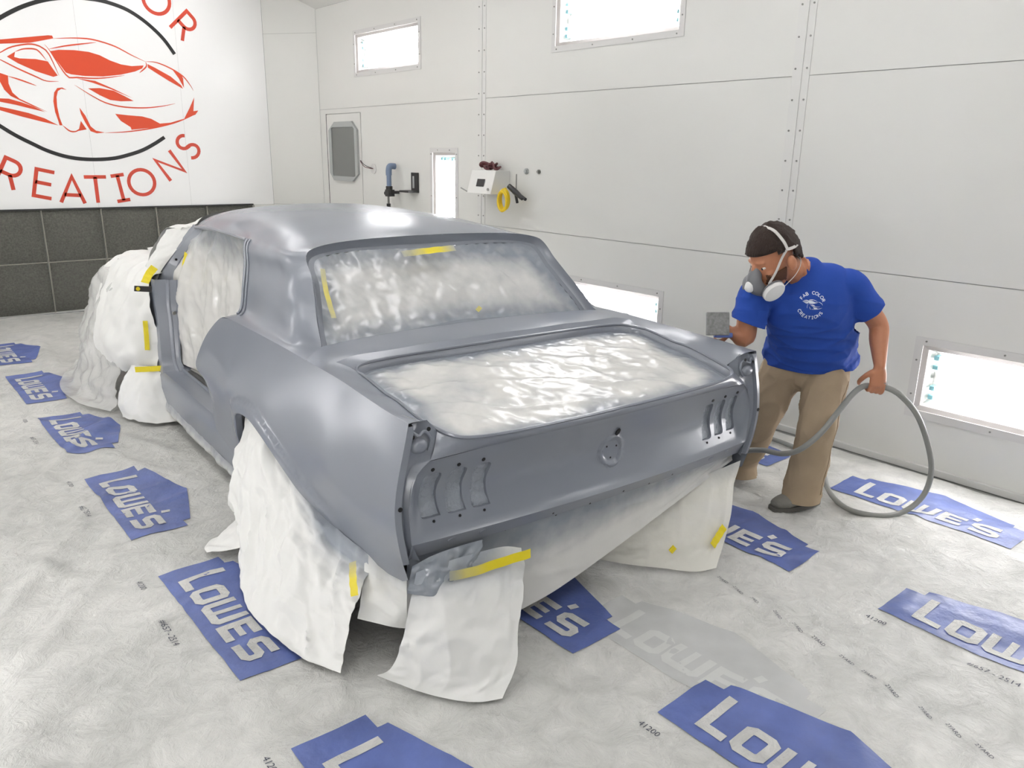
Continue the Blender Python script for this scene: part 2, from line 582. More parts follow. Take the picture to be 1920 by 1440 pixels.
slab('wall_front', [(XL, YF, 0), (XR, YF, 0), (XR, YF, ZC), (XL, YF, ZC)], MAT['dimming_grey'])  # unseen wall, grey chosen to darken what the tail panel reflects
# ceiling with sloped hips
vs, fs, _ = cdt(rect(XL+.6, YF, XR-.6, YB), [rect(x-FIX_H/2+.03, y-FIX_L/2+.03, x+FIX_H/2-.03, y+FIX_L/2-.03) for x, y in CEIL_LIGHTS], 2.0)
ce = tag(MB().add([(p[0], p[1], ZC) for p in vs], fs).build('ceiling', MAT['wall'], None, smooth=False), kind='structure')
MB().add([(XR, YF, ZW), (XR, YB, ZW), (XR-.6, YB, ZC), (XR-.6, YF, ZC)], [(0, 1, 2, 3)]).build('hip_panel', MAT['wall'], ce, smooth=False)
MB().add([(XL, YF, ZW), (XL, YB, ZW), (XL+.6, YB, ZC), (XL+.6, YF, ZC)], [(0, 1, 2, 3)]).build('hip_panel', MAT['wall'], ce, smooth=False)

# vertical cover strips with two rows of screws, and the sill angle at the foot of the wall
screw0 = None
def strip(n, y):
    global screw0
    t = tag(MB().box((XR-.002, y, 1.655), (.004, .115, 3.3)).build('trim_%d' % n, MAT['strip'], None, smooth=False, bevel=.001), kind='structure')
    MB().box((XR-.006, y-.004, 1.655), (.006, .012, 3.3)).build('rib', MAT['strip'], t, smooth=False)
    for k in range(18):
        for s in (-1, 1):
            loc = (XR-.004, y+s*.038, .12+k*.178)
            if screw0 is None:
                screw0 = MB().disc((0, 0, 0), (-1, 0, 0), .006, .004, 8).build('screw', MAT['screw'], t)
                screw0.location = loc
            else:
                instance(screw0, t, loc)
strip(1, 3.97)
strip(2, .84)
tag(MB().box((XR-.012, 1.35, .02), (.024, 11.5, .04)).build('baseboard_right', MAT['strip'], None, smooth=False, bevel=.003), kind='structure')

# ------------------------------------------------------------------ light fixtures
def ring(mb, o, i, z0, z1):
    """flat ring between two rectangles (half sizes) at heights z0 (outer) and z1 (inner)"""
    O = [(-o[0], -o[1], z0), (o[0], -o[1], z0), (o[0], o[1], z0), (-o[0], o[1], z0)]
    I = [(-i[0], -i[1], z1), (i[0], -i[1], z1), (i[0], i[1], z1), (-i[0], i[1], z1)]
    return mb.loft(O, I, close=True)

def make_fixture():
    t = empty('light_fixture')
    L, H = FIX_L/2, FIX_H/2
    a, b = L-.045, H-.045
    m = MB(); ring(m, (L, H), (L, H), 0, .004); ring(m, (L, H), (a, b), .004, .004); ring(m, (a, b), (a, b), .004, -.004)
    fr = m.build('frame', MAT['frame'], t, smooth=False)
    m = MB(); ring(m, (a, b), (a-.026, b-.026), -.001, -.018); ring(m, (a-.026, b-.026), (a-.026, b-.026), -.018, -.03)
    m.build('bezel', MAT['bezel'], t, smooth=False)
    a, b = a-.026, b-.026
    m = MB(); ring(m, (a, b), (a-.01, b-.03), -.03, -.115)
    m.add([(-a+.01, -b+.03, -.115), (a-.01, -b+.03, -.115), (a-.01, b-.03, -.115), (-a+.01, b-.03, -.115)], [(0, 1, 2, 3)])
    m.build('reflector', MAT['reflector'], t, smooth=False)
    MB().box((0, 0, -.095), (2*a-.06, .058, .03)).build('ballast_cover', MAT['ballast'], t, smooth=False, bevel=.004)
    tube0 = MB().tube([(-a+.05, 0, 0), (a-.05, 0, 0)], .0135, 6).build('tube', MAT['tube'], t)
    sock0 = MB().box((0, 0, 0), (.03, .026, .05)).build('socket', MAT['socket'], t, smooth=False, bevel=.004)
    ys = (.115, .062, -.062, -.115)
    for k, y in enumerate(ys):
        o = tube0 if k == 0 else instance(tube0, t)
        o.location = (0, y, -.07)
        for s in (-1, 1):
            q = sock0 if (k == 0 and s < 0) else instance(sock0, t)
            q.location = (s*(a-.035), y, -.08)
    MB().add([(-a, -b, -.026), (a, -b, -.026), (a, b, -.026), (-a, b, -.026)], [(0, 1, 2, 3)]).build('pane', MAT['pane'], t, smooth=False)
    sc0 = None
    for k in range(4):
        x = -L+.06+k*(2*L-.12)/3
        for s in (-1, 1):
            if sc0 is None:
                sc0 = MB().disc((0, 0, 0), (0, 0, 1), .0055, .004, 8).build('screw', MAT['screw'], t)
                sc0.location = (x, s*(H-.022), .004)
            else:
                instance(sc0, t, (x, s*(H-.022), .004))
    for s in (-1, 1):
        for y in (-.1, .1):
            instance(sc0, t, (s*(L-.022), y, .004))
    return t
FIX = make_fixture()
_used = [False]
def put_fixture(loc, cols, label, group='fluorescent light fixtures'):
    o = FIX if not _used[0] else copy_tree(FIX)
    _used[0] = True
    m = Matrix.Identity(4)
    for i in range(3):
        m[i][0], m[i][1], m[i][2], m[i][3] = cols[0][i], cols[1][i], cols[2][i], loc[i]
    o.matrix_world = m
    tag(o, label, 'light fixture', group)
RL = ['lit fluorescent fixture high on the wall above the small door',
      'lit fluorescent fixture cut off by the top edge of the photo',
      'lit fluorescent fixture high on the right wall, out of view',
      'lit low fluorescent fixture half hidden behind the grey car rear pillar',
      'lit low fluorescent fixture at the right edge behind the hose loop',
      'tall upright lit fluorescent fixture beside the white wall box',
      'lit fixture high on the right wall nearest the front end, out of view']
for (y, z, v), lb in zip(RIGHT_LIGHTS, RL):
    put_fixture((XR-.001, y, z), ((0, 0, 1), (0, 1, 0), (-1, 0, 0)) if v else ((0, -1, 0), (0, 0, 1), (-1, 0, 0)), lb)
ORD = ('first', 'second', 'third', 'fourth')
for y, z, v in LEFT_LIGHTS:
    k = sum(1 for a in LEFT_LIGHTS if (a[1] > 1) == (z > 1) and a[0] > y)
    put_fixture((XL+.001, y, z), ((0, 1, 0), (0, 0, 1), (1, 0, 0)), 'lit %s left-wall fixture, %s from the back wall, out of view' % ('upper' if z > 1 else 'lower', ORD[k]))
for x, y in CEIL_LIGHTS:
    k = sum(1 for a in CEIL_LIGHTS if a[0] == x and a[1] > y)
    put_fixture((x, y, ZC-.001), ((0, 1, 0), (1, 0, 0), (0, 0, -1)), 'lit ceiling fixture in the %s row, %s from the back wall, out of view' % ('left' if x < 0 else 'right', ORD[k]))

# ------------------------------------------------------------------ small door with window
d = tag(MB().box((XR+.002, (DOOR[0]+DOOR[2])/2, 1.08), (.012, DOOR[2]-DOOR[0]-.016, 2.15)).build('door_1', MAT['wall'], None, smooth=False, bevel=.002), kind='structure')
MB().box((XR-.001, DOOR[2]-.002, 1.08), (.006, .012, 2.16)).build('door_gap', MAT['dark'], d, smooth=False)
oct_o = [(6.20, 1.50), (6.335, 1.415), (6.78, 1.415), (6.87, 1.50), (6.865, 1.977), (6.72, 2.07), (6.32, 2.07), (6.204, 1.977)]
oct_i = [(6.262, 1.475), (6.30, 1.467), (6.79, 1.467), (6.80, 1.49), (6.80, 2.0), (6.775, 2.01), (6.29, 2.01), (6.262, 1.99)]
m = MB().loft([(XR-.004, y, z) for y, z in oct_o], [(XR-.03, y, z) for y, z in oct_o], [(XR-.03, y, z) for y, z in oct_i], [(XR-.02, y, z) for y, z in oct_i], close=True)
m.build('window_frame', MAT['seal'], d, smooth=False)
MB().add([(XR-.022, y, z) for y, z in oct_i], [tuple(range(8))]).build('pane', MAT['grey_glass'], d, smooth=False)

# ------------------------------------------------------------------ things on the right wall
t = empty('wire_outlet', (XR, 5.9, 1.566), 0, 'round outlet plate with red and black wires sticking out beside the door', 'outlet')
MB().disc((0, 0, 0), (-1, 0, 0), .055, .008, 20).build('cover_plate', MAT['frame'], t)
for k, mt in enumerate(('maroon', 'black')):
    MB().tube(smooth_line([(-.008, .0, 0), (-.03, .05, .005+.01*k), (-.05, .12, .02+.02*k), (-.05, .2, .075+.01*k)], 12), .004, 6).build('wire', MAT[mt], t)

t = empty('air_regulator', (XR, 5.40, 1.2), 0, 'blue-grey air regulator with filter bowl hanging on the wall', 'regulator')
MB().tube(smooth_line([(-.04, .0, .40), (-.10, 0, .40), (-.115, 0, .36), (-.115, 0, .31)], 14), .032, 12).build('elbow', MAT['blue_grey'], t)
MB().tube([(-.115, 0, .31), (-.115, 0, .19)], .026, 12).build('filter_bowl', MAT['blue_grey'], t)
m = MB().tube([(-.115, 0, .2), (-.115, 0, .16)], .036, 12); m.box((-.115, -.01, .13), (.07, .075, .07)); m.tube([(-.115, -.05, .135), (-.115, .07, .125)], .024, 10)
m.build('valve_body', MAT['black'], t)
MB().tube([(-.115, .02, .1), (-.115, .02, -.1)], .012, 8).build('pipe', MAT['screw'], t)
MB().tube([(-.115, .02, .02), (-.115, .02, -.03)], .022, 8).build('coupling', MAT['black'], t)
MB().box((-.055, 0, .135), (.11, .03, .03)).build('bracket', MAT['black'], t, smooth=False)

t = empty('wall_holder', (XR, 5.07, 1.35), 0, 'black L-shaped holder with small shelf left of the upright light', 'holder')
MB().box((-.008, 0, .095), (.016, .125, .2)).build('back_plate', MAT['black'], t, smooth=False, bevel=.003)
MB().box((-.065, .03, .008), (.13, .17, .02)).build('shelf', MAT['black'], t, smooth=False, bevel=.003)
MB().box((-.019, .012, .1), (.006, .03, .12)).build('slot', MAT['seal'], t, smooth=False, bevel=.002)

t = empty('wall_box', (XR, 3.73, 1.40), 0, 'white sloping metal control box with dark display on the wall', 'control box')
pr = [(0, .0), (-.22, .0), (-.16, .2), (0, .2)]
m = MB()
A = [(x, -.17, z) for x, z in pr]; B = [(x, .17, z) for x, z in pr]
m.add(A+B, [(0, 1, 2, 3), (7, 6, 5, 4), (0, 4, 5, 1), (1, 5, 6, 2), (2, 6, 7, 3), (3, 7, 4, 0)])
m.build('body', MAT['box'], t, smooth=False, bevel=.004)
m = MB(); m.add([(-.206+.0, .055, .06), (-.206, -.055, .06), (-.187, -.055, .125), (-.187, .055, .125)], [(0, 1, 2, 3)])
m.build('display', MAT['black'], t, smooth=False)
MB().disc((-.215, -.13, .04), (-1, 0, .2), .012, .006, 10).build('knob', MAT['screw'], t)
MB().tube([(-.2, .19, .01), (-.22, .26, .04)], .006, 6).build('lever', MAT['screw'], t)

th = np.linspace(0, 2*PI*5, 90)
pts = [(-.09+.045*math.sin(a*1.03)+.01*math.sin(a*.31), .13*math.cos(a*.5+.3)*(.7+.3*math.cos(a*.13)), .03+.02*math.sin(a*.77)+.012*math.cos(a*1.9)) for a in th]
o = MB().tube(pts, .011, 6).build('cable_bundle', MAT['maroon'])
o.location = (XR, 3.73, 1.605)
tag(o, 'bundle of maroon cable lying on top of the white wall box', 'cable')
th = np.linspace(0, 2*PI*4, 100)
pts = [(-.10-.05*(a/25), .062*math.sin(a)+.006*math.sin(a*.23), .085*math.cos(a)-.02*(a/25)) for a in th]
o = MB().tube(pts, .011, 8).build('yellow_hose_coil', MAT['yellow_hose'])
o.location = (XR-.02, 3.47, 1.365)
tag(o, 'bright yellow coiled hose hanging under the white wall box', 'hose')
t = empty('blow_gun', (XR-.05, 3.36, 1.425), 0, 'black blow gun hooked on the wall beside the yellow hose', 'blow gun')
MB().tube([(-.06, .08, .05), (-.05, .0, .0), (-.04, -.08, -.05)], [.022, .026, .018], 10).build('grip', MAT['black'], t)
MB().tube([(-.04, -.06, -.03), (-.04, -.12, -.055)], .014, 8).build('nozzle', MAT['black'], t)
MB().tube([(-.05, .0, -.02), (-.03, .0, -.09)], .012, 8).build('trigger', MAT['black'], t)
MB().tube([(-.02, .03, .15), (-.02, .03, .02), (-.04, .02, .0)], .006, 6).build('hook', MAT['screw'], t)
for y, r, col, lb in ((3.335, .026, 'seal', 'larger round beige plug in the wall right of the white box'), (3.175, .018, 'screw', 'small dark bolt in the wall right of the beige plug')):
    o = MB().disc((0, 0, 0), (-1, 0, 0), r, .012, 14).disc((-.012, 0, 0), (-1, 0, 0), r*.6, .012, 8).build('wall_plug', MAT[col])
    o.location = (XR, y, 1.60)
    tag(o, lb, 'plug')

# ------------------------------------------------------------------ exhaust filters below the logo
fb = empty('exhaust_filter_bank', (0, YB, 0), 0, 'bank of dark grey quilted exhaust filters held by wires under the wall logo', 'filter bank')
xs = [1.772-.5725*k for k in range(9)]
nx_ = 12
for k in range(len(xs)-1):
    for z0, z1 in ((.02, .555), (.56, 1.095)):
        g = np.zeros((nx_, nx_, 3))
        for i in range(nx_):
            for j in range(nx_):
                a, b = i/(nx_-1), j/(nx_-1)
                e = min(1, 5*min(a, 1-a))*min(1, 5*min(b, 1-b))
                g[i, j] = (xs[k+1]+.003+(xs[k]-xs[k+1]-.006)*a, -.012-.035*e*(.75+.5*perlin(a*3+k*5.3, b*3+z0*7)), z0+(z1-z0)*b)
        MB().grid(g).build('filter_pad', MAT['filter'], fb)
for x in xs:
    MB().tube([(x, -.05, .02), (x+.004, -.054, .55), (x, -.05, 1.10)], .0065, 6).build('wire', MAT['wire'], fb)
MB().tube([(xs[0], -.058, .557), (xs[-1], -.058, .557)], .005, 6).build('wire', MAT['wire'], fb)
MB().box(((xs[0]+xs[-1])/2, -.02, 1.105), (xs[0]-xs[-1], .04, .014)).build('top_rail', MAT['black'], fb, smooth=False)

# ------------------------------------------------------------------ stroke lettering
def arc(cx, cy, rx, ry, a0, a1, n=14):
    return [(cx+rx*math.cos(math.radians(a0+(a1-a0)*i/n)), cy+ry*math.sin(math.radians(a0+(a1-a0)*i/n))) for i in range(n+1)]
GLYPH = {   # unit height, x centred
 'R': [[(-.3, 0), (-.3, 1), (.02, 1)]+arc(.02, .73, .27, .27, 90, -90, 10)+[(-.3, .46)], [(.03, .46), (.33, 0)]],
 'E': [[(.3, 0), (-.3, 0), (-.3, 1), (.3, 1)], [(-.3, .52), (.24, .52)]],
 'A': [[(-.42, 0), (0, 1), (.42, 0)], [(-.29, .3), (.29, .3)]],
 'T': [[(0, 0), (0, 1)], [(-.4, 1), (.4, 1)]],
 'I': [[(0, 0), (0, 1)], [(-.25, 1), (.25, 1)], [(-.25, 0), (.25, 0)]],
 'O': [arc(0, .5, .5, .5, 0, 360, 30)],
 'N': [[(-.36, 0), (-.36, 1), (.36, 0), (.36, 1)]],
 'S': [arc(.0, .745, .27, .255, 35, 270, 14)+arc(0, .255, .29, .255, 90, -145, 14)],
 'C': [arc(.05, .5, .48, .5, 45, 315, 24)],
 'L': [[(-.28, 1), (-.28, 0), (.3, 0)]],
 'F': [[(-.3, 0), (-.3, 1), (.3, 1)], [(-.3, .5), (.22, .5)]],
 'B': [[(-.3, 0), (-.3, 1), (.02, 1)]+arc(.02, .75, .24, .25, 90, -90, 8)+[(-.3, .5), (.06, .5)]+arc(.06, .25, .27, .25, 90, -90, 8)+[(-.3, 0)]],
 'D': [[(-.3, 0), (-.3, 1), (.0, 1)]+arc(0, .5, .4, .5, 90, -90, 12)+[(-.3, 0)]],
}
def stroke2d(line, w, taper=False):
    """flat strip polygon strip (quads) along a 2d polyline with mitred joints"""
    P = np.asarray(line, float)
    n = len(P)
    closed = n > 3 and np.linalg.norm(P[0]-P[-1]) < 1e-6
    out = []
    for i in range(n):
        a = P[i-1] if i else (P[-2] if closed else P[i])
        b = P[i+1] if i < n-1 else (P[1] if closed else P[i])
        d1, d2 = P[i]-a, b-P[i]
        if np.linalg.norm(d1) < 1e-9: d1 = d2
        if np.linalg.norm(d2) < 1e-9: d2 = d1
        d1, d2 = d1/np.linalg.norm(d1), d2/np.linalg.norm(d2)
        n1, n2 = np.array([-d1[1], d1[0]]), np.array([-d2[1], d2[0]])
        m = n1+n2
        m = m/max(np.linalg.norm(m), 1e-6)
        k = min(1/max(m@n1, .35), 2.0)
        ww = w*(math.sin(PI*(i+.25)/(n-.5))**.6 if taper else 1)/2
        out.append((P[i]+m*k*ww, P[i]-m*k*ww))
    return out
def strips_to_mesh(mb, strips, f):
    for s in strips:
        k = len(s)
        vs = [f(a) for a, b in s]+[f(b) for a, b in s]
        mb.add(vs, [(i, i+1, k+i+1, k+i) for i in range(k-1)])
def glyph_strips(ch, base, h, ang, w):
    a = math.radians(ang)
    up, rt = np.array([math.sin(a), math.cos(a)]), np.array([math.cos(a), -math.sin(a)])
    o = []
    for l in GLYPH[ch]:
        o.append(stroke2d([np.array(base)+rt*p[0]*h+up*p[1]*h for p in l], w))
    return o

# ------------------------------------------------------------------ logo painted on the back wall
logo = empty('wall_logo', (0, YB, 0), 0, 'large round shop logo with orange sports car and red lettering on the back wall', 'logo')
_d = [.0014]
def on_wall(p, k=0):
    return (p[0], -.0012-k*.0004, p[1])
LOGO_POLYS = [[(-778,2708),(-642,2737),(-217,2818),(-180,2819),(-172,2793),(-385,2732),(-647,2698),(-785,2659)],
[(-220,2668),(-138,2689),(10,2699),(143,2694),(242,2671),(340,2627),(442,2597),(548,2588),(673,2605),(655,2573),(578,2536),(430,2493),(252,2462),(80,2454),(-52,2461),(-100,2475)],
[(-606,2585),(-528,2637),(-543,2587),(-498,2577),(-358,2583),(-252,2570),(-178,2440),(-220,2425),(-373,2468),(-520,2531)],
[(-772,2446),(-685,2428),(-621,2408),(-626,2333),(-604,2251),(-551,2196),(-314,2080),(-450,2133),(-624,2217),(-670,2272),(-697,2345)],
[(-826,2172),(-719,2190),(-643,2191),(-540,2163),(-435,2126),(-338,2079),(-469,2107),(-590,2135),(-724,2158)],
[(-863,2121),(-730,2111),(-641,2095),(-491,2063),(-354,2018),(-233,1952),(-375,1982),(-558,2026),(-735,2077)],
[(-113,2307),(-152,2327),(-198,2319),(-232,2274),(-251,2187),(-248,2083),(-230,1996),(-224,1953),(-196,1954),(-214,2032),(-222,2136),(-216,2232),(-196,2290),(-162,2313)],
[(-18,2005),(28,1921),(-90,1895),(-45,1924)],
[(-15,2138),(32,2060),(70,1954),(117,1911),(202,1895),(122,1884),(64,1904),(23,1988),(-9,2076)],
[(327,2091),(455,2082),(601,2076),(692,2055),(781,2008),(897,2022),(1059,2074),(895,2003),(700,1962),(475,1932),(469,1959),(376,2020)],
[(1050,2070),(1119,2184),(1184,2306),(1162,2157),(1217,2166),(1182,2120)],
[(715,2622),(786,2592),(947,2512),(1054,2426),(1070,2390),(923,2464),(781,2546),(715,2586)],
[(965,2597),(1065,2539),(1081,2503),(1081,2400),(1032,2500)],
[(-7,2426),(168,2413),(342,2344),(521,2261),(307,2342),(140,2393)],
[(91,2334),(203,2344),(340,2326),(441,2278),(530,2232),(399,2222),(294,2230),(195,2273)]]
LOGO_STROKES = [[(-172,2793),(25,2816),(192,2818),(392,2775),(560,2699),(699,2643)],
[(-260,2728),(-220,2673),(-95,2446),(-6,2435),(215,2442),(465,2488)],
[(-226,2689),(-50,2737),(223,2794)],
[(-756,2561),(-659,2616),(-561,2675),(-418,2716),(-340,2717),(-281,2693),(-232,2639),(-166,2441)],
[(-528,2637),(-455,2668),(-361,2677),(-317,2656),(-261,2577)],
[(-752,2588),(-668,2552),(-527,2481),(-380,2417),(-290,2381),(-177,2384)],
[(-621,2403),(-526,2377),(-384,2329)],
[(-196,1954),(-140,1903),(-90,1895),(-37,1915)],
[(202,1892),(399,1907),(586,1935),(778,1976),(976,2034),(1183,2125)],
[(699,2646),(810,2645),(956,2596),(1083,2522),(1153,2433),(1183,2378)],
[(-32,2359),(124,2260),(255,2196),(429,2165),(648,2168),(839,2197),(967,2229)],
[(699,2643),(697,2594),(622,2525)]]
for pl in LOGO_POLYS:
    vs, fs, _ = cdt(np.array(pl)/1000., [], .5)
    MB().add([on_wall(p) for p in vs], fs).build('car_art', MAT['orange'], logo, smooth=False)
for ln in LOGO_STROKES:
    m = MB(); strips_to_mesh(m, [stroke2d(smooth_line(np.array(ln)/1000., 24), .014, True)], lambda p: on_wall(p, 1))
    m.build('car_line', MAT['orange'], logo, smooth=False)
UP = [(-712, 2860), (-614, 2935), (-450, 3037), (-287, 3114), (-124, 3167), (73, 3202), (272, 3207), (406, 3190), (541, 3155), (642, 3108), (742, 3044), (843, 2961), (927, 2872), (1013, 2748)]
LO = [(-811, 1965), (-756, 1928), (-673, 1868), (-587, 1814), (-485, 1758), (-379, 1702), (-238, 1651), (-91, 1622), (81, 1615), (260, 1629), (408, 1665), (562, 1718), (701, 1791), (814, 1863)]
for ln in (UP, LO):
    m = MB(); strips_to_mesh(m, [stroke2d(smooth_line(np.array(ln)/1000., 60), .038)], lambda p: on_wall(p, 2))
    m.build('ring', MAT['black_vinyl'], logo, smooth=False)
for ch, bx, bz, an in (('C', -1.09, 1.55, 40), ('R', -.805, 1.348, 28), ('E', -.474, 1.231, 13), ('A', -.195, 1.165, 4), ('T', .049, 1.161, 0), ('I', .311, 1.18, -8), ('O', .560, 1.244, -17), ('N', .917, 1.441, -33), ('S', 1.155, 1.665, -42),
                       ('R', 1.049, 2.96, 46), ('O', .808, 3.160, 30), ('L', .52, 3.30, 18), ('O', .22, 3.36, 5), ('C', -.10, 3.35, -6), ('B', -.50, 3.22, -22), ('A', -.78, 3.05, -34), ('F', -1.02, 2.83, -46)):
    m = MB(); strips_to_mesh(m, glyph_strips(ch, (bx, bz), .272, an, .037), lambda p: on_wall(p))
    m.build('letter', MAT['red'], logo, smooth=False)

# ================================================================== DROP CLOTH
FOLDS = [  # long folds on the floor: start, end, height, width
 ((-1.95, 1.25), (-1.25, 2.35), .022, .05), ((-1.95, 1.9), (-1.15, 3.3), .02, .05), ((-1.75, 1.75), (-1.6, 1.35), .02, .045),
 ((-1.72, .75), (-1.25, 1.0), .012, .03), ((-1.4, 2.9), (-.9, 3.6), .02, .06), ((-1.0, 5.2), (-.9, 6.6), .03, .07),
 ((-1.15, .05), (-.95, .42), .010, .025), ((.5, -.05), (1.6, -.75), .010, .03), ((.25, -.25), (.9, -.9), .008, .03),
 ((1.0, -.1), (1.9, -.55), .012, .04), ((1.15, .25), (1.35, -.25), .012, .03), ((.75, .0), (.35, -.85), .006, .02),
 ((1.3, .15), (1.65, -.2), .010, .03), ((-.9, -.1), (-.5, -.55), .007, .02), ((-1.9, .9), (-1.45, 1.5), .015, .04),
 ((-1.2, 3.0), (-1.0, 2.3), .018, .05), ((-1.05, 3.2), (-.85, 2.6), .02, .05), ((1.0, .6), (1.9, .9), .012, .05)]
def cloth_h(x, y):
    x = np.asarray(x, float); y = np.asarray(y, float)
    h = .004+.006*(perlin(x*1.1, y*1.1, 1)+.4)
    a = .5*perlin(x*.8, y*.8, 4)
    h = h+.010*ridge((x*.8+y*.6)*1.7+a, (-x*.6+y*.8)*.55, 2, 4)*sstep(-.1, .5, perlin(x*.7, y*.7, 8)+.15)
    h = h+.006*ridge((x*.5-y*.85)*2.6+a, (x*.85+y*.5)*.9, 3, 5)
    h = h+.0025*perlin(x*6, y*6, 5)+.0012*perlin(x*14, y*14, 6)+.0055*facet(x*2.6+y, y*2.6-x, 2)+.0028*facet(x*7-y*2, y*7+x*2, 5)
    for (x0, y0), (x1, y1), hh, w in FOLDS:
        dx, dy = x1-x0, y1-y0
        L2 = dx*dx+dy*dy
        t = ((x-x0)*dx+(y-y0)*dy)/L2
        d = np.abs((x-x0)*dy-(y-y0)*dx)/math.sqrt(L2)+.02*perlin(x*5, y*5, 9)
        h = h+hh*np.exp(-(d/w)**2)*sstep(-.12, .15, t)*sstep(1.12, .85, t)
    return np.maximum(h, .0015)

dc = empty('drop_cloth', (0, 0, 0), 0, 'crumpled white plastic drop cloth with blue store logos covering the booth floor', 'drop cloth')
gx = np.concatenate([np.arange(XL+.03, -2.1, .08), np.arange(-2.1, XR-.06, .0225)])
gy = np.concatenate([np.arange(YF+.05, -1.6, .08), np.arange(-1.6, 2.8, .0225), np.arange(2.8, YB-.04, .04)])
X, Y = np.meshgrid(gx, gy, indexing='ij')
Y = np.where((X > 2.05) & (Y > 7.68-(X-2.05)*1.414-.03), 7.68-(X-2.05)*1.414-.03, Y)
Z = cloth_h(X, Y)
n, m_ = X.shape
me = bpy.data.meshes.new('sheet')
V = np.stack([X, Y, Z], -1).reshape(-1, 3)
ii = (np.arange(n-1)[:, None]*m_+np.arange(m_-1)[None]).ravel()
F = np.stack([ii, ii+m_, ii+m_+1, ii+1], 1)
me.vertices.add(len(V)); me.vertices.foreach_set('co', V.ravel())
me.loops.add(F.size); me.loops.foreach_set('vertex_index', F.ravel())
me.polygons.add(len(F)); me.polygons.foreach_set('loop_start', np.arange(0, F.size, 4)); 
me.update(calc_edges=True); me.validate()
me.shade_smooth()
me.materials.append(MAT['cloth'])
o = bpy.data.objects.new('sheet', me); COL.objects.link(o); o.parent = dc

def on_floor(p, up=.0022):
    p = np.asarray(p)
    return np.column_stack([p, cloth_h(p[:, 0], p[:, 1])+up])

LOGO_OUT = [(0, 0), (.888, 0), (.888, .252), (.815, .252), (.812, .288), (.6, .35), (.444, .392), (.29, .35), (.077, .288), (.074, .252), (0, .252)]
# heavy letters of the print in logo space
def thick(line, w):
    return stroke2d(line, w)
LOWES = [thick([(.127, .232), (.127, .0625), (.21, .0625)], .034),
         thick([(.2425, .075), (.2425, .155), (.2575, .166), (.312, .166), (.3275, .155), (.3275, .075), (.312, .0625), (.2575, .0625), (.2425, .075)], .034),
         thick([(.372, .183), (.372, .075), (.385, .0625), (.487, .0625), (.4995, .075), (.4995, .183)], .032), thick([(.4365, .075), (.4365, .183)], .026),
         thick([(.642, .166), (.548, .166), (.548, .0625), (.642, .0625)], .033), thick([(.55, .1145), (.63, .1145)], .026),
         thick([(.672, .236), (.662, .198)], .03),
         thick([(.795, .166), (.705, .166), (.69, .155), (.69, .128), (.705, .1145), (.775, .1145), (.79, .102), (.79, .075), (.775, .0625), (.682, .0625)], .032)]
def floor_logo(x0, y0, mat='blue_print', up=.0036):
    f2 = lambda p: np.stack([x0+np.asarray(p)[:, 1], y0-np.asarray(p)[:, 0]], 1)
    vs, fs, _ = cdt(LOGO_OUT, [], .016)
    m = MB().add(on_floor(f2(vs), up), fs)
    o = m.build('printed_logo', MAT[mat], dc)
    m = MB()
    for s in LOWES:
        for (a, b), (c, d) in zip(s[:-1], s[1:]):
            L = max(1, int(np.linalg.norm(np.array(a)-np.array(c))/.02))
            q = []
            for i in range(L+1):
                t = i/L
                q += [np.array(a)*(1-t)+np.array(c)*t, np.array(b)*(1-t)+np.array(d)*t]
            m.add(on_floor(f2(q), up+(.0022 if mat == 'blue_print' else .0006)), [(2*i, 2*i+1, 2*i+3, 2*i+2) for i in range(L)])
    m.build('letters', MAT['cloth' if mat == 'blue_print' else 'faint_letters'], o)
MAT['faint_letters'] = material('faint_letters', 'c6c7c3', .4, bump=(9, .35, 8), var=(9, .1))
for k in range(-1, 6):
    floor_logo(-1.352, -.024+1.278*k)
for k in range(-1, 2):
    floor_logo(-.366, -.604+1.278*k)
for k in range(-1, 2):
    floor_logo(.786, -.766+1.278*k)
for k in range(-1, 4):
    floor_logo(1.770, -.024+1.278*k)
floor_logo(-.19, -.06, 'faint_print', .0012)
# small printed notes of the cloth
def text_mesh(txt):
    cu = bpy.data.curves.new('t', 'FONT')
    cu.body = txt
    cu.resolution_u = 2
    ob = bpy.data.objects.new('t', cu)
    COL.objects.link(ob)
    dg = bpy.context.evaluated_depsgraph_get()
    me = bpy.data.meshes.new_from_object(ob.evaluated_get(dg))
    v = np.array([tuple(x.co) for x in me.vertices])
    f = [tuple(p.vertices) for p in me.polygons]
    bpy.data.objects.remove(ob); bpy.data.meshes.remove(me)
    return v, f
def floor_text(txt, x, y, h, ang):
    v, f = text_mesh(txt)
    c, s = math.cos(ang), math.sin(ang)
    p = np.stack([x+(v[:, 0]*c-v[:, 1]*s)*h, y+(v[:, 0]*s+v[:, 1]*c)*h], 1)
    MB().add(on_floor(p, .0026), f).build('printed_note', MAT['small_print'], dc, smooth=False)
for x0, y0 in [(-1.352, -.024+1.278*k) for k in range(0, 4)]+[(-.366, -.604), (.786, -.766)]:
    floor_text('41200', x0-.085, y0+.01, .032, -PI/2)
    floor_text('#657 - 2514', x0-.105, y0-.37, .034, -PI/2)
for k in range(14):
    t = k/13
    floor_text('2YARD', .53-.25*t, .0-1.32*t+.01*math.sin(k*2.1), .02, -2.0+.2*math.sin(k))
# ================================================================== THE CAR (local frame: tail at y=0, nose towards +y)
car = empty('car', (0, 0, 0), CAR_YAW, 'grey primered two-door coupe body shell masked with white sheets, seen from behind', 'car')
PA = MAT['paint']

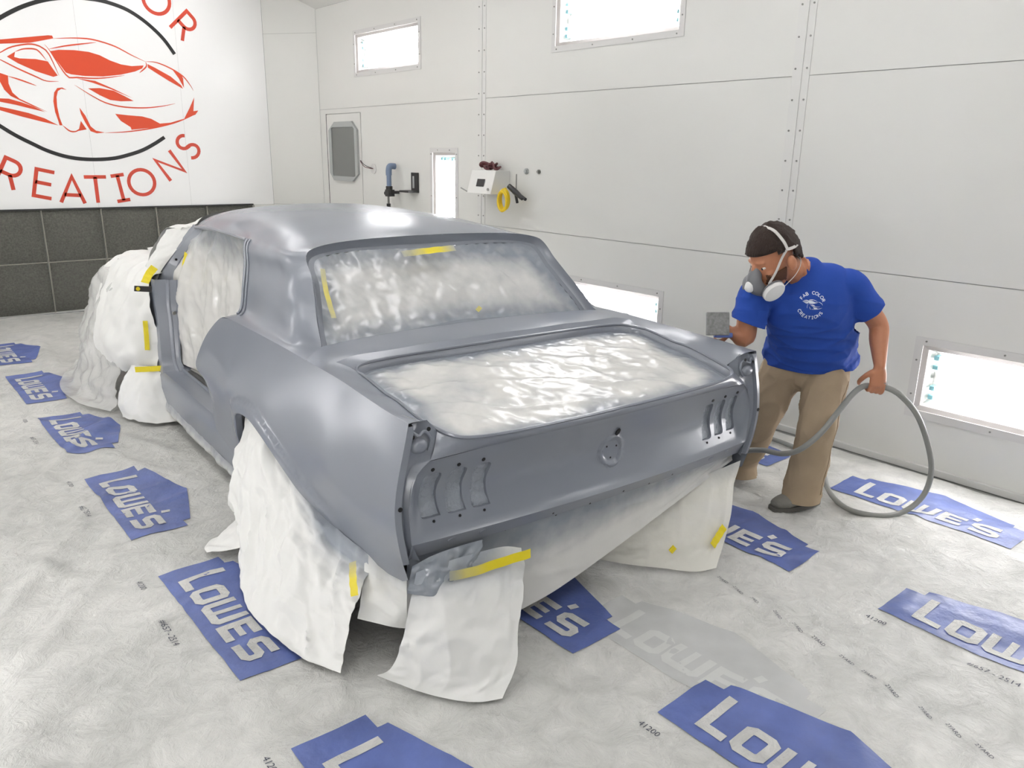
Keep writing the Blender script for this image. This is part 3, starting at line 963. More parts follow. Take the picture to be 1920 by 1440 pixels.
# ---------------- quarter panels: x = side(y, z)
SIDE = TPS(*zip(*[((y, z), x) for y, zx in {
    0.0: [(.916, .872), (.826, .895), (.74, .917), (.633, .932), (.517, .920), (.434, .900), (.36, .876)],
    0.5: [(.938, .868), (.85, .889), (.74, .917), (.63, .936), (.52, .922), (.42, .900), (.31, .878)],
    1.1: [(.950, .868), (.86, .892), (.75, .922), (.65, .942), (.56, .940)],
    1.6: [(.948, .864), (.86, .892), (.75, .923), (.66, .946), (.57, .930), (.5, .912), (.35, .900), (.2, .885)],
    2.1: [(.925, .840), (.86, .880), (.75, .922), (.64, .950), (.575, .918), (.5, .898), (.35, .885), (.2, .872)]}.items() for z, x in zx]))
ARCH = [(.60, .345), (.70, .378), (.805, .415), (.91, .462), (1.02, .509), (1.14, .553), (1.26, .578), (1.37, .580), (1.46, .567), (1.53, .538), (1.58, .500), (1.615, .45), (1.63, .40), (1.64, .33), (1.66, .24)]
ARCHD = smooth_line(ARCH, 120)
TAILE = [(.0, .916), (-.004, .826), (-.006, .74), (-.006, .633), (-.002, .517), (.006, .434), (.014, .365)]
BOTT = [(.06, .338), (.16, .318), (.35, .318), (.50, .325)]
DOORE = [(1.70, .14), (2.09, .125), (2.085, .36), (2.08, .56), (2.085, .61), (2.09, .645), (2.08, .70), (2.055, .77), (2.01, .84), (1.95, .895), (1.88, .93)]
CREASE = [(1.76, .944), (1.6, .948), (1.36, .952), (1.1, .950), (.95, .949), (.80, .947), (.5, .938), (.25, .927), (.12, .920)]
def side_x(p):
    p = np.atleast_2d(p)
    x = SIDE(p)
    d = np.full(len(p), 9.)
    for a in ARCHD:
        d = np.minimum(d, np.hypot(p[:, 0]-a[0], p[:, 1]-a[1]))
    x = x+.020*sstep(.075, .05, d)*sstep(1.75, 1.55, p[:, 0])*sstep(.30, .42, p[:, 1])
    return x
poly = list(smooth_line(TAILE, 30)) + BOTT + list(smooth_line(ARCH, 46)) + list(smooth_line(DOORE[:2], 6)) + list(smooth_line(DOORE[2:], 26)) + list(smooth_line(CREASE, 50))
QV, QF, QL = cdt(poly, [], .02, extra=np.array([(a[0]+dx, a[1]+dz) for a in ARCHD[::3] for dx, dz in ((0, .05), (0, .062), (0, .074))]))
QX = side_x(QV)
def edge3(line, n=40, s=1, dx=0.):
    l = smooth_line(line, n)
    return np.column_stack([s*(side_x(l)+dx), l])
for s in (-1, 1):
    m = MB().add(np.column_stack([s*QX, QV]), QF)
    m.build('quarter_panel', PA, car, angle=50)
    # rolled wheel-arch lip and bottom hem
    e = edge3(ARCH, 60, s)
    c = np.array([1.2, .30])
    inn = e.copy(); dirv = c-e[:, 1:]; dirv /= np.linalg.norm(dirv, axis=1)[:, None]
    i1 = e.copy(); i1[:, 0] -= s*.004; i1[:, 1:] += dirv*.006
    i2 = i1.copy(); i2[:, 0] -= s*.030; i2[:, 1:] += dirv*.002
    i3 = i2.copy(); i3[:, 0] -= s*.20
    MB().loft(e, i1, i2).build('arch_lip', PA, car)
    MB().loft(i2, i3).build('wheel_house', MAT['under'], car)
    b = np.column_stack([s*side_x(np.array(TAILE[-1:]+BOTT+ARCH[:1])), np.array(TAILE[-1:]+BOTT+ARCH[:1])])
    b2 = b.copy(); b2[:, 0] -= s*.04; b2[:, 2] -= .004
    MB().loft(b, b2).build('hem', PA, car)

# ---------------- roof and sail panels: vector surface over (u, v)
RP = []
def rp(u, v, x, y, z):
    RP.append(((u, v), (x, y, z)))
    if v > 0:
        RP.append(((u, -v), (-x, y, z)))
for u, yc, zc, zr, xr in ((1.29, 1.34, 1.343, None, None), (1.38, 1.42, 1.362, 1.297, .678), (1.5, 1.525, 1.380, 1.299, .678), (1.65, 1.66, 1.396, 1.300, .676), (1.8, 1.81, 1.411, 1.299, .671), (1.98, 1.985, 1.420, 1.296, .665), (2.4, 2.4, 1.428, 1.300, .655), (2.8, 2.8, 1.412, 1.294, .640), (3.05, 3.075, 1.380, None, None)):
    rp(u, 0, 0, yc, zc)
    if zr:
        rp(u, .35, .35, (yc+u)/2, zc-(zc-zr)*.15)
        rp(u, .55, .54, u, zc-(zc-zr)*.44)
        rp(u, .64, .617, u, zc-(zc-zr)*.72)
        rp(u, .70, xr, u, zr)
for v, x, y, z in ((.2, .2, 1.336, 1.342), (.35, .35, 1.326, 1.339), (.55, .545, 1.300, 1.327), (.64, .612, 1.281, 1.316), (.70, .650, 1.262, 1.302), (.85, .676, 1.175, 1.218), (1.0, .703, 1.085, 1.13), (1.3, .757, .914, .962), (1.45, .868, .80, .947)):
    rp(1.29, v, x, y, z)
for v, x, y, z in ((1.0, .752, 1.185, 1.12), (1.22, .80, 1.05, 1.0), (1.3, .820, 1.015, .970), (1.45, .868, .95, .949)):
    rp(1.38, v, x, y, z)
for v, x, y, z in ((1.0, .755, 1.325, 1.12), (1.22, .804, 1.21, 1.0), (1.3, .826, 1.185, .970), (1.45, .868, 1.13, .951)):
    rp(1.5, v, x, y, z)
for v, x, y, z in ((1.0, .746, 1.665, 1.11), (1.22, .792, 1.595, .992), (1.3, .813, 1.58, .966), (1.45, .866, 1.55, .949)):
    rp(1.80, v, x, y, z)
for v, x, y, z in ((1.0, .753, 1.50, 1.118), (1.22, .803, 1.42, 1.0), (1.3, .825, 1.40, .970), (1.45, .868, 1.36, .952)):
    rp(1.65, v, x, y, z)
for v, x, y, z in ((1.0, .735, 1.868, 1.10), (1.22, .775, 1.81, .985), (1.3, .795, 1.795, .960), (1.45, .862, 1.76, .944)):
    rp(1.98, v, x, y, z)
for v, x, y, z in ((.35, .35, 3.07, 1.368), (.55, .53, 3.055, 1.33), (.64, .595, 3.045, 1.30), (.70, .622, 3.036, 1.274)):
    rp(3.05, v, x, y, z)
for u_, x, y, z in ((1.98, .700, 1.927, 1.20), (1.38, .716, 1.283, 1.213), (1.5, .718, 1.412, 1.213), (1.65, .716, 1.575, 1.212), (1.8, .710, 1.733, 1.208)):
    rp(u_, .85, x, y, z)
ROOF = TPS([p[0] for p in RP], [p[1] for p in RP], 1.5e-4)
us = np.concatenate([np.linspace(1.29, 1.42, 9), np.linspace(1.42, 1.98, 24)[1:], np.linspace(1.98, 3.05, 34)[1:]])
nu1 = 9+23
vr = np.linspace(-.70, .70, 57)
vsail = np.linspace(.70, 1.45, 34)
g = ROOF([(u, v) for u in us for v in vr]).reshape(len(us), len(vr), 3)
MB().grid(g).build('roof_panel', PA, car, angle=60)
for s in (-1, 1):
    gs = ROOF([(u, s*v) for u in us[:nu1] for v in vsail]).reshape(nu1, len(vsail), 3)
    cy = np.array([c_[0] for c_ in CREASE[::-1]]); cz = np.array([c_[1] for c_ in CREASE[::-1]])
    yl = gs[:, -1, 1]
    gs[:, -1, 2] = np.interp(yl, cy, cz)
    gs[:, -1, 0] = s*side_x(np.column_stack([yl, gs[:, -1, 2]]))
    MB().grid(gs).build('sail_panel', PA, car, angle=60)
def roofp(u, v):
    return ROOF([(u, v)])[0]

# ---------------- drip rails along the roof edge and down the pillars
for s in (-1, 1):
    l = [ROOF([(u, s*.70)])[0]+np.array([s*.004, 0, -.004]) for u in np.linspace(3.05, 1.98, 30)]
    MB().tube(np.array(l)+np.array([s*.006, 0, 0]), .010, 8).build('drip_rail', PA, car)
    for uu, rr in ((1.985, .008), (1.945, .0055)):
        MB().tube([ROOF([(uu, s*v)])[0]+np.array([s*.004, 0, 0]) for v in np.linspace(.70, 1.32, 26)], rr, 8).build('pillar_rib', PA, car)
    fr = np.array([ROOF([(1.98, s*v)])[0] for v in np.linspace(.70, 1.30, 24)])
    l2 = fr+np.array([-s*.02, .018, 0]); l3 = fr+np.array([-s*.05, .02, 0]); l4 = fr+np.array([-s*.055, .05, 0]); l5 = fr+np.array([-s*.12, .055, 0])
    MB().loft(fr, l2, l3, l4, l5).build('door_pillar', PA, car)
    # header under the roof rail
    hd = np.array([ROOF([(u, s*.70)])[0] for u in np.linspace(1.98, 3.05, 30)])
    MB().loft(hd, hd+np.array([-s*.012, 0, -.022]), hd+np.array([-s*.09, 0, -.03])).build('roof_header', PA, car)

# ---------------- deck: shelf below the rear window and both gutters
OPEN_F = [(-.753, .56), (-.745, .622), (-.705, .666), (-.62, .686), (-.45, .693), (0, .695), (.45, .693), (.62, .686), (.705, .666), (.745, .622), (.753, .56)]
OPEN_L = [(-.735, .055), (-.75, .14), (-.755, .3), (-.754, .45)]
OPEN_R = [(-x, y) for x, y in OPEN_L[::-1]]
opening = smooth_line(OPEN_L+OPEN_F+OPEN_R, 150)
TLINE = [(-.752, .575), (-.762, .645), (-.79, .705), (-.72, .722), (-.45, .727), (0, .729), (.45, .727), (.72, .722), (.79, .705), (.762, .645), (.752, .575)]
cr_ = smooth_line([c_ for c_ in CREASE[::-1] if c_[0] <= .81], 20)
cr_ = np.vstack([[(.0, .916)], cr_])
CX = side_x(cr_)
DK = [((0, .97), .974), ((.4, .955), .973), ((.757, .914), .962), ((.80, .02), .903), ((.81, .3), .917), ((.81, .5), .929), ((.753, .56), .926), ((.755, .36), .897), ((.75, .14), .866), ((.735, .055), .853),
      ((0, .729), .965), ((.4, .727), .964), ((.70, .722), .960), ((.79, .705), .948), ((.765, .645), .938), ((0, .85), .971), ((.5, .84), .968)]
DK += [((float(x), float(y)), float(z)) for x, (y, z) in list(zip(CX, cr_))[::3]]
DECK = TPS([p[0] for p in DK]+[(-p[0][0], p[0][1]) for p in DK if p[0][0] > 0], [p[1] for p in DK]+[p[1] for p in DK if p[0][0] > 0])
def deckz(p):
    return DECK(np.atleast_2d(p))
outer = [(-x, y) for x, (y, z) in zip(CX, cr_)]+[(-.757, .914), (-.6, .94), (-.4, .955), (0, .97), (.4, .955), (.6, .94), (.757, .914)]+[(x, y) for x, (y, z) in zip(CX[::-1], cr_[::-1])]+[(.80, .025)]
sideL = [p for p in opening if p[0] < 0 and p[1] < .57]
sideR = [(-p[0], p[1]) for p in sideL]
tl_ = [tuple(p) for p in densify(TLINE, .03, False)]
inner_ = [tuple(p) for p in sideL]+tl_+[tuple(p) for p in sideR[::-1]]
DV, DF, _ = cdt(outer+inner_[::-1]+[(-.80, .025)], [], .02)
DZ = deckz(DV)
for i, (x, y) in enumerate(DV):          # meet the quarter panel exactly along the crease
    if abs(x) > .84 and y < .8:
        k = np.argmin(np.abs(cr_[:, 0]-y))
        if abs(abs(x)-CX[k]) < 2e-4 or abs(abs(x)-np.interp(y, cr_[:, 0], CX)) < 1e-3:
            DZ[i] = np.interp(y, cr_[:, 0], cr_[:, 1])
MB().add(np.column_stack([DV, DZ]), DF).build('deck_panel', PA, car, angle=35)
openF = [tuple(p) for p in opening if p[1] >= .57]
OZ = TPS([(x*k, y) for x, y, z in ((.753, .56, 0), (.745, .622, 0), (.705, .666, 0), (.45, .693, 0)) for k in (-1, 1)]+[(0, .695), (0, .5)], [.924, .924, .926, .926, .931, .931, .936, .936, .938, .92])
tl3 = np.column_stack([tl_, deckz(tl_)])
of = smooth_line(np.array(openF), len(tl_))
of3 = np.column_stack([of, OZ(of)])
of3[0] = tl3[0]; of3[-1] = tl3[-1]
MB().loft(tl3, of3).build('deck_step', PA, car, angle=30)
# trunk opening: front and side edge continue round the tail
TOPZ = lambda x: .800-.025*(np.abs(x)/.85)**3
ybase = lambda x: -.062+.066*(np.asarray(x)/.87)**2
REAR = [(.735, .055), (.722, .012), (.69, -.022), (.62, -.042), (.48, -.055), (.2, -.062), (0, -.064), (-.2, -.062), (-.48, -.055), (-.62, -.042), (-.69, -.022), (-.722, .012), (-.735, .055)]
REARZ = TPS([(.735, .055), (.722, .012), (.69, -.022), (.62, -.042), (.48, -.055), (0, -.064), (-.735, .055), (-.722, .012), (-.69, -.022), (-.62, -.042), (-.48, -.055), (0, .0)], [.853, .846, .838, .833, .830, .829, .853, .846, .838, .833, .830, .829])
rl = smooth_line(REAR, 90)
rear3 = np.column_stack([rl, REARZ(rl)])
front3 = np.column_stack([opening, np.where(opening[:, 1] >= .56, OZ(opening), deckz(opening))])
loop = np.vstack([front3, rear3[1:-1]])                       # closed trunk opening, starting left rear
cen = np.array([0, .32, 0])
def inset(L, d, dz):
    v = cen-L; v[:, 2] = 0
    v /= np.linalg.norm(v, axis=1)[:, None]
    o = L+v*d; o[:, 2] += dz
    return o
MB().tube(loop+np.array([0, 0, .003]), .0065, 6, closed=True).build('opening_lip', PA, car)
MB().loft(loop, inset(loop, .012, -.012), inset(loop, .016, -.030), inset(loop, .05, -.034), close=True).build('opening_gutter', PA, car)

# ---------------- tail panel, concave, with lamp slots
def tail_y(p):
    p = np.atleast_2d(p)
    x, z = p[:, 0], p[:, 1]
    zt = TOPZ(x); zb = .505-.012*(np.abs(x)/.85)**2
    t = np.clip((z-zb)/(zt-zb), 0, 1)
    y = ybase(x)+.056*(1-np.sqrt((np.abs(t-.47)/.53)**2.6+.004))*sstep(.875, .81, np.abs(x))*sstep(0, .05, t)*sstep(1, .95, t)
    y = y+np.where(z < zb, (zb-z)*.55, 0)
    r = np.hypot(x-.0, (z-.645))
    y = y-.008*sstep(.068, .058, r)+.006*sstep(.05, .043, r)
    return y
SL = []
for s in (-1, 1):
    for xc in (.785, .69, .597):
        q = [(xc-.040, .562), (xc+.024, .562), (xc+.030, .60), (xc+.027, .66), (xc+.014, .715), (xc-.040, .715), (xc-.033, .66), (xc-.034, .60)]
        q = [(s*(x+(.0 if True else 0)), z) for x, z in q]
        SL.append(list(smooth_line(q+[q[0]], 40))[:-1])
zcr = lambda x: .505-.012*(abs(x)/.85)**2
tp = [(x, zcr(x)) for x in np.linspace(-.868, .868, 40)]+[(.876, .62), (.868, .69), (.845, .745), (.80, .777)] + [(x, float(TOPZ(x))) for x in (.6, .4, .2, 0, -.2, -.4, -.6)] + [(-.80, .777), (-.845, .745), (-.868, .69), (-.876, .62)]
ex = [(r*math.cos(a), .645+r*math.sin(a)) for r in (.036, .043, .05, .058, .068, .075) for a in np.linspace(0, 2*PI, 30)[:-1]]
TV, TF, TL = cdt(tp, SL, .016, extra=np.array(ex))
tail = MB().add(np.column_stack([TV[:, 0], tail_y(TV), TV[:, 1]]), TF).build('tail_panel', PA, car, angle=40)
xl_ = np.linspace(-.868, .868, 60)
fl0 = np.column_stack([xl_, tail_y(np.column_stack([xl_, [zcr(x) for x in xl_]])), [zcr(x) for x in xl_]])
fl1 = fl0+np.array([0, .024, -.046]); fl1[:, 2] -= .012*(np.abs(xl_)/.85)**2
MB().loft(fl0, fl1, fl1+np.array([0, .03, -.004])).build('tail_flange', PA, car, angle=30)
sm = masking('slot_film', '9a9fa6', rough=.25, bump=(60, .8, 4))
for l in TL[1:]:
    P = np.column_stack([l[:, 0], tail_y(l), l[:, 1]])
    MB().loft(P, P+np.array([0, .016, 0]), close=True).build('slot_edge', PA, tail)
    c = P.mean(0)
    vs, fs, _ = cdt(c[[0, 2]]+(l-c[[0, 2]])*1.12, [], .012)
    yy = tail_y(vs)+.014+.006*perlin(vs[:, 0]*60, vs[:, 1]*40, 3)
    MB().add(np.column_stack([vs[:, 0], yy, vs[:, 1]]), fs, np.full(len(vs), .9)).build('slot_masking', sm, tail)
# small holes and plugs in the tail panel
for s in (-1, 1):
    for xc in (.785, .69, .597):
        for dx, z, r in ((-.004, .738, .007), (-.012, .548, .005)):
            x = s*(xc+dx)
            MB().disc((x, float(tail_y([(x, z)])[0])-.0012, z), (0, -1, -.35 if z > .65 else .3), r, .002, 10).build('bolt_hole', MAT['dark'], tail)
    for x, z in ((.60, .478), (.72, .476)):
        MB().disc((s*x, float(tail_y([(s*x, z)])[0]), z), (0, -1, -.5), .016, .004, 16, ry=.011, up=(1, 0, 0)).build('plug', PA, tail)
for x, z in ((-.66, .447), (-.42, .458), (-.30, .470), (-.28, .455), (-.12, .462), (.05, .472), (.2, .465), (.34, .470), (.36, .46), (.52, .455), (-.5, .452)):
    MB().disc((x, float(tail_y([(x, z)])[0])-.0006, z), (0, -1, -.5), .0045, .0012, 8).build('bolt_hole', MAT['dark'], tail)
MB().disc((.012, float(tail_y([(.012, .722)])[0])-.003, .722), (0, -1, -.45), .011, .003, 14, ry=.017, up=(1, 0, 0)).build('lock_hole', MAT['dark'], tail)
for k in range(3):
    a = 2*PI*k/3+.4
    x, z = .03*math.cos(a), .645+.03*math.sin(a)
    MB().disc((x, float(tail_y([(x, z)])[0])-.0006, z), (0, -1, 0), .004, .0012, 8).build('bolt_hole', MAT['dark'], tail)
# rolled lip between trunk opening and tail panel
xs_ = np.linspace(-1, 1, 90)
A = rear3[::-1]
xt = .80*xs_
B = np.column_stack([xt, tail_y(np.column_stack([xt, TOPZ(xt)-.0]))-.001, TOPZ(xt)])
mid1 = A*.7+B*.3; mid1[:, 1] -= .006; mid1[:, 2] += .004
mid2 = A*.25+B*.75; mid2[:, 1] -= .008; mid2[:, 2] += .004
MB().loft(A, mid1, mid2, B).build('tail_lip', PA, car, angle=60)
# lamp end housings between quarter panel and tail panel
for s in (-1, 1):
    zz = np.concatenate([np.linspace(.43, .777, 18), np.linspace(.79, .905, 7)])
    q = np.column_stack([np.interp(zz, [t[1] for t in TAILE[::-1]], [t[0] for t in TAILE[::-1]]), zz])
    xq = side_x(q)
    F0 = np.column_stack([s*xq, q[:, 0], zz])
    F1 = F0+np.array([-s*.022, -.004, -.002]); F1[-1] += np.array([0, .01, 0])
    G0 = F1+np.array([-s*.004, .018, 0])
    xi = np.interp(zz, [.43, .455, .5, .62, .69, .745, .777, .82, .905], [.84, .85, .866, .87, .862, .84, .80, .775, .79])
    yi = np.where(zz < .78, ybase(xi)+.002, np.interp(zz, [.78, .82, .86, .905], [.0, .012, .022, .028]))
    T0 = np.column_stack([s*np.minimum(xi, xq-.034), yi, zz])
    H = G0*.5+T0*.5; H[:, 1] = np.maximum(G0[:, 1], T0[:, 1])+.012
    H[:, 1] -= .022*np.exp(-((zz-.83)/.03)**2)
    MB().loft(F0, F1, G0).build('lamp_flange', PA, car, angle=30)
    MB().loft(G0, H, T0).build('lamp_housing', PA, car, angle=50)
    i0 = 17
    E0 = T0[i0:]
    dk = np.array([(s*.80, .777+0*.0, 0)])
    E1 = np.array([[s*np.interp(z, [.777, .853, .905], [.79, .737, .795]), np.interp(z, [.777, .853, .905], [-.004, .05, .022]), z+.002] for z in E0[:, 2]])
    MB().loft(E0, E1).build('corner_filler', PA, car)
    sr = smooth_line([(s*.868, .010, .900), (s*.85, .012, .880), (s*.835, .0, .868), (s*.815, .012, .875), (s*.80, .016, .870), (s*.785, .010, .845), (s*.80, .004, .81)], 30)
    MB().tube(sr, .005, 6).build('housing_bead', PA, car)
    m = MB(); ellip = [[(s*(.832+.034*math.cos(a)*k), .012-d_, .83+.026*math.sin(a)*k) for a in np.linspace(0, 2*PI, 20, endpoint=False)] for k, d_ in ((1, 0), (.8, .014), (.45, .02), (.05, .021))]
    m.grid(np.array(ellip), close_v=True).build('housing_boss', PA, car)
    for xx, zz_ in ((.858, .868), (.80, .885)):
        MB().disc((s*xx, .0, zz_), (0, -1, .2), .007, .002, 10).build('bolt_hole', MAT['dark'], car)
    MB().disc((s*.915, -.012, .64), (0, -1, 0), .008, .002, 12).build('bolt_hole', MAT['dark'], car)

# ---------------- rear window reveal
wl = [ROOF([(1.29, -v)])[0] for v in np.linspace(1.3, .70, 24)]
wt = [ROOF([(1.29, v)])[0] for v in np.linspace(-.70, .70, 50)]
wr = [ROOF([(1.29, v)])[0] for v in np.linspace(.70, 1.3, 24)]
wbm = [np.array([x, y, float(deckz([(x, y)])[0])]) for x, y in smooth_line([(.757, .914), (.6, .94), (.4, .955), (0, .97), (-.4, .955), (-.6, .94), (-.757, .914)], 50)]
WL = np.array(wl[:-1]+wt[:-1]+wr[:-1]+wbm[:-1])
wc_ = np.array([0, 1.12, 1.14])
wn = np.array([0, .70, -.71]); wn /= np.linalg.norm(wn)          # into the cabin
def winset(L, d, dep):
    v = wc_-L; v -= np.outer(v@wn, wn)
    sx = np.abs(L[:, 0])/.75
    v /= np.linalg.norm(v, axis=1)[:, None]
    return L+v*d+wn*dep
W1, W2, W3, W4 = winset(WL, .008, .030), winset(WL, .02, .042), winset(WL, .045, .046), winset(WL, .075, .058)
MB().loft(WL, W1, W2, close=True).build('window_reveal', PA, car, angle=30)
MB().loft(W2, W3, close=True).build('window_flange', PA, car, angle=30)

# ---------------- door opening: pillars, sill, lock face
def quadstrip(mb, *lines):
    return mb.loft(*lines)
for s in (-1, 1):
    Ao = smooth_line([(s*.622, 3.036, 1.274), (s*.68, 3.212, 1.146), (s*.74, 3.40, .995), (s*.795, 3.45, .87)], 20)
    Ai = smooth_line([(s*.585, 2.97, 1.262), (s*.628, 3.15, 1.132), (s*.668, 3.28, 1.018), (s*.722, 3.33, .87)], 20)
    Am = Ao*.35+Ai*.65+np.array([s*.004, -.018, 0])
    back = np.array([0, .07, .01])
    m = MB().loft(Ao+back, Ao, Am, Ai, Ai+back)
    ap = m.build('windshield_pillar', PA, car, angle=25)
    MB().disc((s*.70, 3.29, 1.05), (s*.2, -1, 0), .008, .003, 10).build('bolt_hole', MAT['dark'], ap)
    MB().disc((s*.61, 3.06, 1.23), (s*.2, -1, 0), .006, .003, 8).build('bolt_hole', MAT['dark'], ap)
    zz = [.905, .80, .67, .52, .40, .345]
    O = smooth_line([(s*.835, 3.33, .925), (s*.852, 3.30, .78), (s*.85, 3.29, .66), (s*.855, 3.27, .5), (s*.862, 3.25, .4), (s*.872, 3.20, .335)], 20)
    Mi = smooth_line([(s*.775, 3.30, .925), (s*.79, 3.275, .78), (s*.79, 3.265, .66), (s*.797, 3.25, .5), (s*.80, 3.235, .4), (s*.80, 3.17, .335)], 20)
    Mj = Mi+np.array([-s*.012, -.03, 0])
    In = smooth_line([(s*.715, 3.25, .925), (s*.735, 3.225, .78), (s*.742, 3.22, .66), (s*.755, 3.205, .5), (s*.76, 3.19, .4), (s*.745, 3.13, .335)], 20)
    m = MB().loft(O+np.array([s*.01, .12, 0]), O, Mi, Mj, In, In+np.array([-s*.02, .08, 0]))
    hp = m.build('hinge_pillar', PA, car, angle=25)
    MB().tube(In, .006, 6).build('pillar_rib', PA, hp)
    MB().tube(Mj, .006, 6).build('pillar_rib', PA, hp)
    for z in (.455, .432, .41):
        MB().disc((s*.84, 3.268, z), (0, -1, 0), .006, .003, 8).build('bolt_hole', MAT['dark'], hp)
    MB().disc((s*.765, 3.215, .72), (0, -1, 0), .012, .006, 10).build('grommet', MAT['screw'], hp)
    # sill
    pf = [(.70, .372), (.765, .372), (.77, .352), (.865, .345), (.878, .32), (.884, .24), (.872, .14), (.85, .115), (.80, .11)]
    ys = np.linspace(1.66, 3.26, 16)
    g = np.array([[(s*x, y, z) for x, z in pf] for y in ys])
    sl = MB().grid(g).build('sill', PA, car, angle=30)
    MB().box((s*.738, 2.56, .376), (.055, .92, .012)).build('weatherstrip', MAT['black'], sl, smooth=False, bevel=.004)
    MB().tube(smooth_line([(s*.74, 3.02, .386), (s*.728, 2.8, .388), (s*.748, 2.6, .39), (s*.73, 2.4, .388), (s*.742, 2.12, .386)], 20), .009, 6).build('torn_masking', MAT['screw'], sl)
    # lock face closing the quarter panel towards the door
    de = smooth_line(DOORE[2:]+[(1.80, .942)], 30)
    E3 = np.column_stack([s*side_x(de), de])
    E4 = E3+np.array([-s*.02, .004, -.002])
    E5 = E4.copy(); E5[:, 0] = s*.70; E5[:, 1] = np.minimum(E5[:, 1], 2.06)
    lk = MB().loft(E3, E4, E5).build('lock_face', PA, car, angle=30)
    for z0, z1 in ((.46, .56), (.35, .43)):
        MB().box((s*.868, 2.092, (z0+z1)/2), (.014, .006, z1-z0)).build('slot', MAT['dark'], lk, smooth=False, bevel=.002)
    # belt shelf behind the door
    cr = np.column_stack([s*side_x(np.array([(1.76, .944), (1.82, .939), (1.88, .93)])), np.array([(1.76, .944), (1.82, .939), (1.88, .93)])])
    cr2 = cr.copy(); cr2[:, 0] = s*.70; cr2[:, 2] += .004
    MB().loft(cr, (cr+cr2)/2+np.array([0, 0, .008]), cr2).build('belt_shelf', PA, car)
# small mirror bracket on the left hinge pillar
m = MB().box((-.935, 3.20, .893), (.10, .012, .035), Matrix.Rotation(math.radians(8), 3, 'Y'))
br = m.build('hinge_bracket', MAT['black'], car, smooth=False, bevel=.003)
MB().disc((-.965, 3.193, .897), (0, -1, 0), .012, .004, 12).build('bolt_head', MAT['tape'], br)

# ---------------- underbody, firewall and wheels
MB().box((0, 1.75, .24), (1.5, 3.3, .1)).build('floor_pan', MAT['under'], car, smooth=False, bevel=.02)
MB().box((0, 3.36, .6), (1.45, .05, .62)).build('firewall', MAT['under'], car, smooth=False)
MB().box((0, 4.15, .55), (1.35, 1.5, .5)).build('engine_bay', MAT['under'], car, smooth=False, bevel=.05)
MB().box((0, .55, .5), (1.35, .7, .3)).build('trunk_tub', MAT['under'], car, smooth=False, bevel=.02)
for s in (-1, 1):
    for y in (1.22, 3.96):
        pr = [(.155, -.09), (.27, -.095), (.305, -.07), (.315, 0), (.305, .07), (.27, .095), (.155, .09)]
        G = np.array([[(s*.70+dx, y+r*math.cos(a), .345+r*math.sin(a)) for r, dx in pr] for a in np.linspace(0, 2*PI, 33)[:-1]])
        w = MB().grid(G, close_u=True).build('wheel', MAT['tyre'], car)
        MB().disc((s*.70-s*.02, y, .345), (s, 0, 0), .17, .06, 24).build('rim', MAT['screw'], w)
# ================================================================== MASKING SHEETS ON THE CAR (car frame)
def bicubic(C, nu, nv):
    C = np.asarray(C, float)
    rows = np.array([smooth_line(r, nv) for r in C])
    return np.array([smooth_line(rows[:, j], nu) for j in range(nv)]).transpose(1, 0, 2)
def grid_normals(G):
    du = np.gradient(G, axis=0); dv = np.gradient(G, axis=1)
    n = np.cross(du, dv)
    return n/np.maximum(np.linalg.norm(n, axis=2), 1e-9)[..., None]
def in_car(o):
    o.rotation_euler = (0, 0, CAR_YAW)
    return o
def sheet(name, ctrl, nu, nv, amp, freq, seed, mat, label, paint=None, cat='masking sheet', fold=(1, 1), ragged=0., group='masking on the car', floor=True):
    G = bicubic(ctrl, nu, nv)
    L = np.linalg.norm(np.diff(G, axis=0), axis=2).sum(0).mean()
    W = np.linalg.norm(np.diff(G, axis=1), axis=2).sum(1).mean()
    U, V = np.meshgrid(np.linspace(0, 1, nu), np.linspace(0, 1, nv), indexing='ij')
    a, b = U*L*freq, V*W*freq
    w = .35*perlin(a*.6, b*.6, seed+3)
    d = .45*ridge(a*fold[0]+w, b*fold[1], seed, 4)+.45*perlin(a*.8, b*.8, seed+1)+.55*facet(a*fold[0]*1.1, b*fold[1]*1.1, seed%9)+.42*facet(a*2.4, b*2.3, (seed+3)%9)+.17*facet(a*5.5, b*5.5, (seed+5)%9)
    e = np.minimum(1, 6*np.minimum(U, 1-U)*1.0+.25)
    G = G+grid_normals(G)*(amp*(d-.35)*e)[..., None]
    if ragged:
        k = sstep(.8, 1, U)*ragged
        G[..., 2] += k*(perlin(V*W*9, V*0+seed, seed)+.5*perlin(V*W*25, V*0, seed))
    if floor:
        G[..., 2] = np.maximum(G[..., 2], .028)
    pv = np.zeros(U.shape) if paint is None else np.clip(paint(U, V), 0, 1)
    m = MB().grid(G)
    m.c = list(pv.ravel())
    o = m.build(name, MAT[mat] if isinstance(mat, str) else mat, angle=70)
    tag(in_car(o), label, cat, group)
    return o, G
def tape(parent, pts, w, nrm, lift=.004, name='tape', over=None):
    P = smooth_line(np.array(pts, float), 14)
    n = np.array(nrm, float); n /= np.linalg.norm(n)
    t = np.gradient(P, axis=0); t /= np.linalg.norm(t, axis=1)[:, None]
    b = np.cross(t, n); b /= np.linalg.norm(b, axis=1)[:, None]
    P = P+n*lift+n*(.0015*np.sin(np.arange(14)*1.7))[:, None]
    m = MB().loft(P-b*w/2, P, P+b*w/2)
    if over is None:
        return m.build(name, MAT['tape'], parent)
    m.c = list(np.tile(np.interp(np.linspace(0, 1, 14), np.linspace(0, 1, len(over)), over), 3))
    return m.build(name, MAT['tape_over'], parent)

